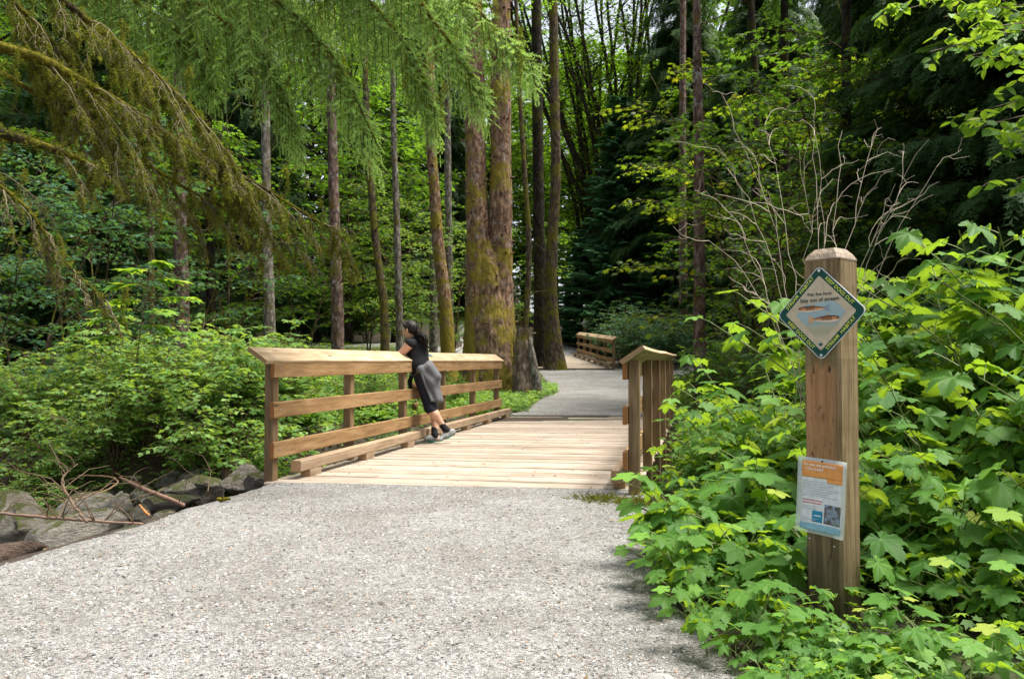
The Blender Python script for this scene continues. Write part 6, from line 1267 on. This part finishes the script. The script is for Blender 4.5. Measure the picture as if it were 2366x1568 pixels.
def mossy_boughs():
    r = np.random.default_rng(98); bx_, by_ = -4.7, 5.6; root = empty('spruce_tree', (bx_, by_, Hs(bx_, by_))); b_ = np.array(root.location); tag(root, 'half dead spruce with thick mossy limbs and hanging olive moss at the frame edge', 'tree')
    trunk_mb([(0, 0, -.2), (0, 0, 3), (.1, 0, 6), (0, 0, 9)], [.30, .26, .2, .12], 18, 60, .06, 14, 1.4, 20).build('trunk', BK_SPRUCE, root)
    # limb control points, radius, spread start, twig length, twigs, moss
    LB = [([(-330, -60, 5.6), (-60, 82, 5.5), (120, 150, 5.6), (258, 228, 5.8), (420, 330, 6.3), (620, 440, 6.6), (810, 565, 6.9)], .050, .30, .72, 150, 1.0),
     ([(-330, 200, 5.4), (-60, 285, 5.2), (60, 325, 5.2), (160, 362, 5.3), (240, 392, 5.4)], .052, .55, .35, 26, .8),
     ([(-330, -300, 5.6), (60, -60, 5.9), (230, 70, 6.0), (380, 190, 6.2), (500, 320, 6.4), (600, 470, 6.6)], .040, .22, .70, 120, 1.1),
     ([(-330, 260, 5.2), (-80, 380, 5.1), (60, 480, 5.1), (140, 590, 5.2), (250, 700, 5.3)], .018, .20, .42, 70, .5),
     ([(-330, -100, 5.6), (-50, 130, 5.9), (150, 260, 6.1), (320, 370, 6.3), (460, 450, 6.5), (580, 510, 6.7), (700, 580, 6.9)], .026, .30, .6, 90, .8),
     ([(-330, -200, 5.6), (-20, -30, 5.8), (90, 60, 5.9), (180, 180, 6.0), (230, 320, 6.0)], .030, .25, .60, 60, 1.0)]
    for cp, rad, t0, tl, nt_, ms in LB:
        c = spline([P(*q_) - b_ for q_ in cp], 50); c = c + .012 * np.stack([vnoise(c * 3, 1), vnoise(c * 3, 2), vnoise(c * 3, 3)], 1); w_ = MB(); mo = MB(); tw = MB(); rr = rad * (1 - np.linspace(0, 1, 50) ** .9 * .86); w_.add(*tube(c, rr, 9)); E = []
        for k in range(int(260 * rad / .04)):      # moss cushion on the limb
            i = r.integers(0, 48); a = rdir(r, 1)[0]; a[2] = abs(a[2]) * (1 if r.random() < .7 else -1); E.append((c[i] + a * rr[i] * .8, a + np.array([.4, 0, -.2]), r.uniform(.03, .055), r.uniform(.45, .8)))
        def mossy_twig(p0, d0, L, lev, mo_):
            d1 = unit(d0 + np.array([0, 0, -r.uniform(.2, 1.3)])); br = curve(p0, p0 + d0 * L * .5, p0 + (d0 * .55 + d1 * .55) * L, 8); tw.add(*tube(br + .006 * r.normal(size=br.shape), np.linspace(.0065 if lev == 0 else .003, .0013, 8), 4 if lev == 0 else 3, False))
            if r.random() < mo_:
                big = r.uniform(.6, 1.4)
                for f in np.arange(0, .92, .020 / L): x = f * 7; i0 = int(x); E.append((br[i0] + (br[i0 + 1] - br[i0]) * (x - i0), np.array([r.normal() * .4, r.normal() * .4, -1]), r.uniform(.03, .085) * big * ms ** .5, np.clip(.5 + .35 * r.normal(), 0, .97)))
            if lev < 2:
                for j in range((7, 3)[lev]):
                    i2 = r.integers(1, 8); dd = unit(br[i2] - br[i2 - 1]); s2 = unit(np.cross(dd, [0, 0, 1.])) * (1 if j % 2 else -1); mossy_twig(br[i2], unit(dd * .75 + s2 * r.uniform(.2, .8) + np.array([0, 0, -.25 + .2 * r.normal()])), L * r.uniform(.22, .5), lev + 1, mo_ * .75)
        for k in range(int(nt_ * .20)):
            t = t0 + (1 - t0) * (k + r.random()) / (nt_ * .20); i = min(48, int(t * 49)); dl = unit(c[min(49, i + 2)] - c[max(0, i - 2)]); sgn = 1 if k % 2 else -1; sd_ = unit(np.cross(dl, [0, 0, 1.])) * sgn
            mossy_twig(c[i], unit(dl * r.uniform(.5, 1.1) + sd_ * r.uniform(.1, .8) + np.array([0, 0, r.uniform(-.9, .25)])), tl * r.uniform(.5, 1.3) * (1.2 - .72 * t), 0, .85 * ms)
        for k in range(int(nt_ * .16 * ms)):      # long hanging beards
            i = r.integers(int(t0 * 40), 46); a = c[i] + r.normal(size=3) * [.2, .2, .1]; L3 = r.uniform(.12, .55); m = int(L3 / .013); ph = r.uniform(0, 6)
            for j in range(m): E.append((a + np.array([.014 * math.sin(j * .3 + ph), .012 * math.cos(j * .25), -L3 * j / m]), np.array([r.normal() * .4, r.normal() * .4, -1]), r.uniform(.04, .09) * (1.2 - j / m), np.clip(.35 + .15 * r.normal(), 0, 1)))
        put_shoots(mo, E, r, BRM); bo = w_.build('limb', BK_LIMB, root); mo.build('moss', LF_MOSS, bo); tw.build('twigs', BK_TWIG2, bo)
BK_TWIG2 = plain('dry_twig', (.15, .125, .065), .8)
mossy_boughs()

# ---- driftwood
def stick(label, uvY, rad, mat, twigs=0, seed=0, end=None, name='fallen_branch'):
    pts = np.array([P(*q_) for q_ in uvY]); b_ = pts[0].copy(); root = empty(name, b_); tag(root, label, 'branch'); r = np.random.default_rng(seed); w_ = MB(); c = spline(pts - b_, 22); c += .0015 * r.normal(size=c.shape); c6 = spline(c, 60); w_.add(*tube(c6, np.interp(np.linspace(0, 1, 60), np.linspace(0, 1, len(rad)), rad) * (1 + .10 * r.normal(size=60)), 9)); w_.build('stem', mat, root)
    if twigs:
        t_ = MB()
        for k in range(twigs): i = r.integers(3, 21); br = arc_branch(r, c[i], r.uniform(0, 6.28), r.uniform(0, 1.1), r.uniform(0, .8), r.uniform(.15, .5), 5, .2); t_.add(*tube(br, np.linspace(.004, .0015, 6), 4, False))
        t_.build('twigs', BK_TWIG, root)
    if end is not None: m2 = MB(); V, F = ico_mesh(2); m2.add(V * rad[0] * 1.15 + c[0], F); m2.build('broken_end', end, root)
m_or2 = plain('torn_wood', (.42, .17, .05), .8, .3, 0, .5, 30)
stick('stripped reddish log slanting over the rocks onto the gravel', [(278, 1103, 6.6), (330, 1128, 6.2), (385, 1150, 5.85), (425, 1166, 5.6)], [.010, .017, .018, .012], plain('stripped_log', (.20, .12, .085), .8, .2, 0, .8, 40), 5, 1, m_or2)
stick('curved orange stick bending over the dark bank', [(180, 1098, 6.6), (245, 1100, 6.4), (272, 1112, 6.1), (240, 1135, 5.8), (170, 1155, 5.6)], [.006, .007, .006, .005, .004], plain('orange_stick', (.20, .125, .06), .8), 0, 2)
stick('bare forked branch standing out of the water', [(200, 1205, 4.9), (160, 1150, 5.2), (145, 1105, 5.5), (180, 1070, 5.7)], [.008, .008, .006, .003], BK_TWIG, 16, 3)
stick('long thin branch lying low across the stream edge', [(-40, 1182, 5.2), (80, 1192, 5.1), (180, 1200, 5.0), (330, 1210, 4.9)], [.009, .010, .009, .006], plain('brown_stick', (.22, .14, .10), .7), 16, 4)
stick('short torn splinter of bright orange wood beside the gravel', [(322, 1165, 5.5), (335, 1180, 5.35), (344, 1190, 5.25)], [.004, .009, .005], m_or2, 0, 5)
stick('thin upright dead twig before the flat topped rock', [(480, 1135, 6.3), (484, 1110, 6.4), (488, 1085, 6.5)], [.005, .004, .003], BK_TWIG, 3, 6)
stick('mossy green twig lying on the gravel near the railing post', [(503, 1152, 6.0), (515, 1153, 6.0), (532, 1151, 6.0)], [.014, .016, .010], BK_LIMB, 0, 7)
LG = empty('split_log', P(957, 935, 14.2)); tag(LG, 'broken reddish log end under the footbridge behind the woman', 'log')
mb = MB()
for k in range(4): mb.add(*tube([(0.0 + .02 * (k % 2), 0, -.25 + .17 * k), (.02, -.03, -.12 + .17 * k)], [.06, .05], 9))
mb.build('log', plain('log_wood', (.20, .09, .04), .8, .3, 0, .5, 30), LG)

# ---- ground cover, grass and litter
def scatter(n, poly, seed, keep=None):
    r = np.random.default_rng(seed); poly = np.array(poly); lo, hi = poly.min(0), poly.max(0); x = r.uniform(lo[0], hi[0], n); y = r.uniform(lo[1], hi[1], n); k = poly_sd(x, y, poly) > 0
    if keep is not None: k &= keep(x, y)
    return x[k], y[k], r
def cover(name, label, cat, polys, n, T, mat, size, hmax, seed):
    mb = MB()
    for i, pl in enumerate(polys):
        x, y, r = scatter(n[i], pl, seed + i, lambda a, c: n2(a, c, 1.4, seed) > -.45); m = len(x); a = r.uniform(0, 6.28, m); hz = hmax * r.random(m) ** 1.3; leaves(mb, T, np.stack([x, y, H(x, y) + hz], 1), np.stack([np.cos(a), np.sin(a), r.uniform(-.4, .4, m)], 1), np.tile([0, 0, 1.], (m, 1)) + r.normal(size=(m, 3)) * .4, r.uniform(*size, m), np.clip(.35 + .4 * hz / hmax + .15 * r.normal(size=m), 0, 1))
    tag(mb.build(name, mat), label, cat, kind='stuff')
LBK = [(-9, 9.6), (-5, 10.2), (-3.2, 12), (-1.2, 14.6), (-.4, 15.2), (-.25, 16.6), (.2, 18.5), (.85, 20.8), (1.0, 23), (.9, 26), (.7, 29), (-2, 33.5), (-14, 33.5), (-14, 9.6)]
RBK = [(3.3, 15.6), (3.3, 18.5), (3.8, 21), (4.6, 24), (6.7, 27.5), (14, 28), (14, 3), (3.2, 3), (1.9, 6.2), (1.7, 7.2), (2.2, 8.0), (3.2, 13.2)]
BANK = [(-8, 8.6), (-5.5, 9.2), (-3.6, 9.9), (-2.6, 10.9), (-1.4, 12.4), (-.8, 14), (-2, 15), (-5, 12), (-9, 11)]
TREEB = [(-.6, 15.4), (.3, 16.2), (.6, 18.3), (1.2, 20.6), (1.2, 22), (-1.6, 22), (-2, 19)]
cover('ground_cover', 'low green plants carpeting the forest floor and banks', 'plants', [LBK, RBK], [60000, 30000], SIMP, LF_SHRUB, (.04, .10), .22, 900)
cover('ground_cover', 'leafy plants hanging over the dark far bank', 'plants', [BANK], [15000], SIMP, LF_SHRUB, (.05, .11), .5, 905)
cover('ground_cover', 'bright low ivy like leaves around the foot of the double spruce', 'plants', [TREEB], [16000], PALM, LF_SHRUB, (.05, .11), .22, 910)
cover('ground_cover', 'small leaves along the gravel under the thimbleberries', 'plants', [[(1.0, 1.8), (.85, 3.6), (.95, 4.8), (1.2, 5.9), (1.6, 6.6), (5, 6.6), (4.5, 1.8)]], [9000], PALM, LF_SHRUB, (.03, .07), .16, 920)
def grass(label, polys, n, hh, seed):
    mb = MB()
    for i, pl in enumerate(polys):
        x, y, r = scatter(n[i], pl, seed + i, lambda a, c: n2(a, c, 1.1, seed) > -.3); m = len(x); a = r.uniform(0, 6.28, m); T = (np.array([(0, -.03, 0), (0, .03, 0), (.55, -.02, .02), (.55, .02, .02), (1, 0, -.12)]), np.array([[0, 1, 3], [0, 3, 2], [2, 3, 4]]))
        leaves(mb, T, np.stack([x, y, H(x, y)], 1), np.stack([np.cos(a) * .5, np.sin(a) * .5, np.ones(m)], 1), r.normal(size=(m, 3)), hh * r.uniform(.5, 1.2, m), np.clip(.5 + .25 * r.normal(size=m), 0, 1))
    tag(mb.build('grass', LF_GRASS), label, 'grass', kind='stuff')
grass('bright green grass beside the path and railing', [[(3.4, 14.5), (3.3, 18.5), (4.6, 24), (7, 27), (9, 22), (6, 13), (3.6, 12.5)], [(-.5, 15.4), (.2, 16.4), (.6, 18.6), (1.05, 21), (-.3, 20), (-1.6, 16)], [(-4, 12.5), (-1, 15.5), (0, 20), (-3, 26), (-8, 22), (-7, 13)]], [26000, 12000, 26000], .22, 930)
grass('lit grass on the slope beyond the far path', [[(-3.8, 44), (-1.2, 42), (.4, 50), (-3, 62), (-9, 56)]], [14000], .35, 940)
mb = MB(); r_ = np.random.default_rng(950); n = 520; x = r_.uniform(-2.4, 3.4, n); y = np.where(r_.random(n) < .6, r_.uniform(7.2, 16, n), r_.uniform(3, 24, n)); z = np.where((y > 7.0) & (y < 15.8), .004, H(x, y) + .02); a = r_.uniform(0, 6.28, n); ok = (y < 15.8) | (x > .8); x, y, z, a = x[ok], y[ok], z[ok], a[ok]; n = len(x)
tt = np.clip((x - BO[0]) * BP[0] + (y - BO[1]) * BP[1], .3, 3.0); leaves(mb, SIMP, np.stack([x, y, z], 1), np.stack([np.cos(a), np.sin(a), 0 * a], 1), np.tile([0, 0, 1.], (n, 1)) + r_.normal(size=(n, 3)) * .15, r_.uniform(.015, .045, n), r_.random(n)); tag(mb.build('leaf_litter', LF_BROWN), 'tiny dead leaves and scraps lying on the deck and gravel', 'litter', kind='stuff')
r_ = np.random.default_rng(951); n = 420; y = r_.uniform(1.8, 6.6, n); x = r_.uniform(-4, 1.6, n); k = inside_near(x, y) & (r_.random(n) < .25 + .75 * sstep(.9, .2, near_r(y) - x)); x, y = x[k], y[k]; n = len(x); a = r_.uniform(0, 6.28, n)
mb = MB(); sc_ = np.stack([r_.uniform(.008, .040, n)] * 3, 1) * np.stack([np.ones(n), r_.choice([.12, .25, .8], n), np.full(n, .6)], 1); V, F = instance(SIMP[0], [SIMP[1]], None, np.stack([x, y, H(x, y) + .020], 1), np.stack([np.cos(a), np.sin(a), 0 * a], 1), np.tile([0, 0, 1.], (n, 1)) + r_.normal(size=(n, 3)) * .2, sc_); mb.add(V, F, v=np.repeat(r_.random(n), len(SIMP[0])))
tag(mb.build('leaf_litter', LF_BROWN), 'dry needles and leaf scraps scattered on the near gravel', 'litter', kind='stuff')
x, y, r_ = scatter(2600, [(-9, 4), (-3, 3.2), (-2.5, 6.4), (-2.1, 7.2), (-.6, 9), (-2, 12), (-5, 11), (-9, 10)], 952); n = len(x); a = r_.uniform(0, 6.28, n); mb = MB(); leaves(mb, SIMP, np.stack([x, y, H(x, y) + .02 + .10 * r_.random(n)], 1), np.stack([np.cos(a), np.sin(a), 0 * a], 1), np.tile([0, 0, 1.], (n, 1)) + r_.normal(size=(n, 3)) * .4, r_.uniform(.02, .08, n), r_.random(n) * .8); tag(mb.build('leaf_litter', LF_BROWN), 'brown dead leaves lying between the stones of the bank', 'litter', kind='stuff')
# moss and dead sprigs by the foot of the right railing
mb = MB(); D = []
for k in range(420): a = r_.uniform(0, 1); c = np.array([.55 + .75 * a + r_.normal() * .05, 6.05 - .35 * a + r_.normal() * .10 + .1, .015]); D.append((c, np.array([r_.normal(), r_.normal(), .35]), r_.uniform(.04, .10), r_.uniform(.2, .9)))
put_shoots(mb, D, r_); tag(mb.build('moss', LF_MOSS), 'yellowish moss sprigs at the foot of the right railing', 'moss', kind='stuff')

# ================================================================== each repeated thing gets the label that points to it
ORD = 'first second third fourth fifth sixth seventh eighth ninth tenth eleventh twelfth thirteenth fourteenth fifteenth sixteenth seventeenth eighteenth nineteenth twentieth'.split()
bpy.context.view_layer.update()
_g = {}
for o in COL.objects:
    if o.parent is None and o.get('group') and o.get('label'): _g.setdefault((o['group'], o['label']), []).append(o)
for (g_, l_), os_ in _g.items():
    if len(os_) < 2: continue
    os_.sort(key=lambda o: o.location.y); nrow = max(1, math.ceil(len(os_) / 14)); per = math.ceil(len(os_) / nrow)
    names = [''] if nrow == 1 else [ORD[i] + ' row' for i in range(nrow)]
    for i in range(nrow):
        row = sorted(os_[i * per:(i + 1) * per], key=lambda o: o.location.x / max(o.location.y, .1))
        for j, o in enumerate(row):
            o['label'] = l_ + ', ' + ((names[i] + ', ') if names[i] else '') + ORD[j] + ' from left'
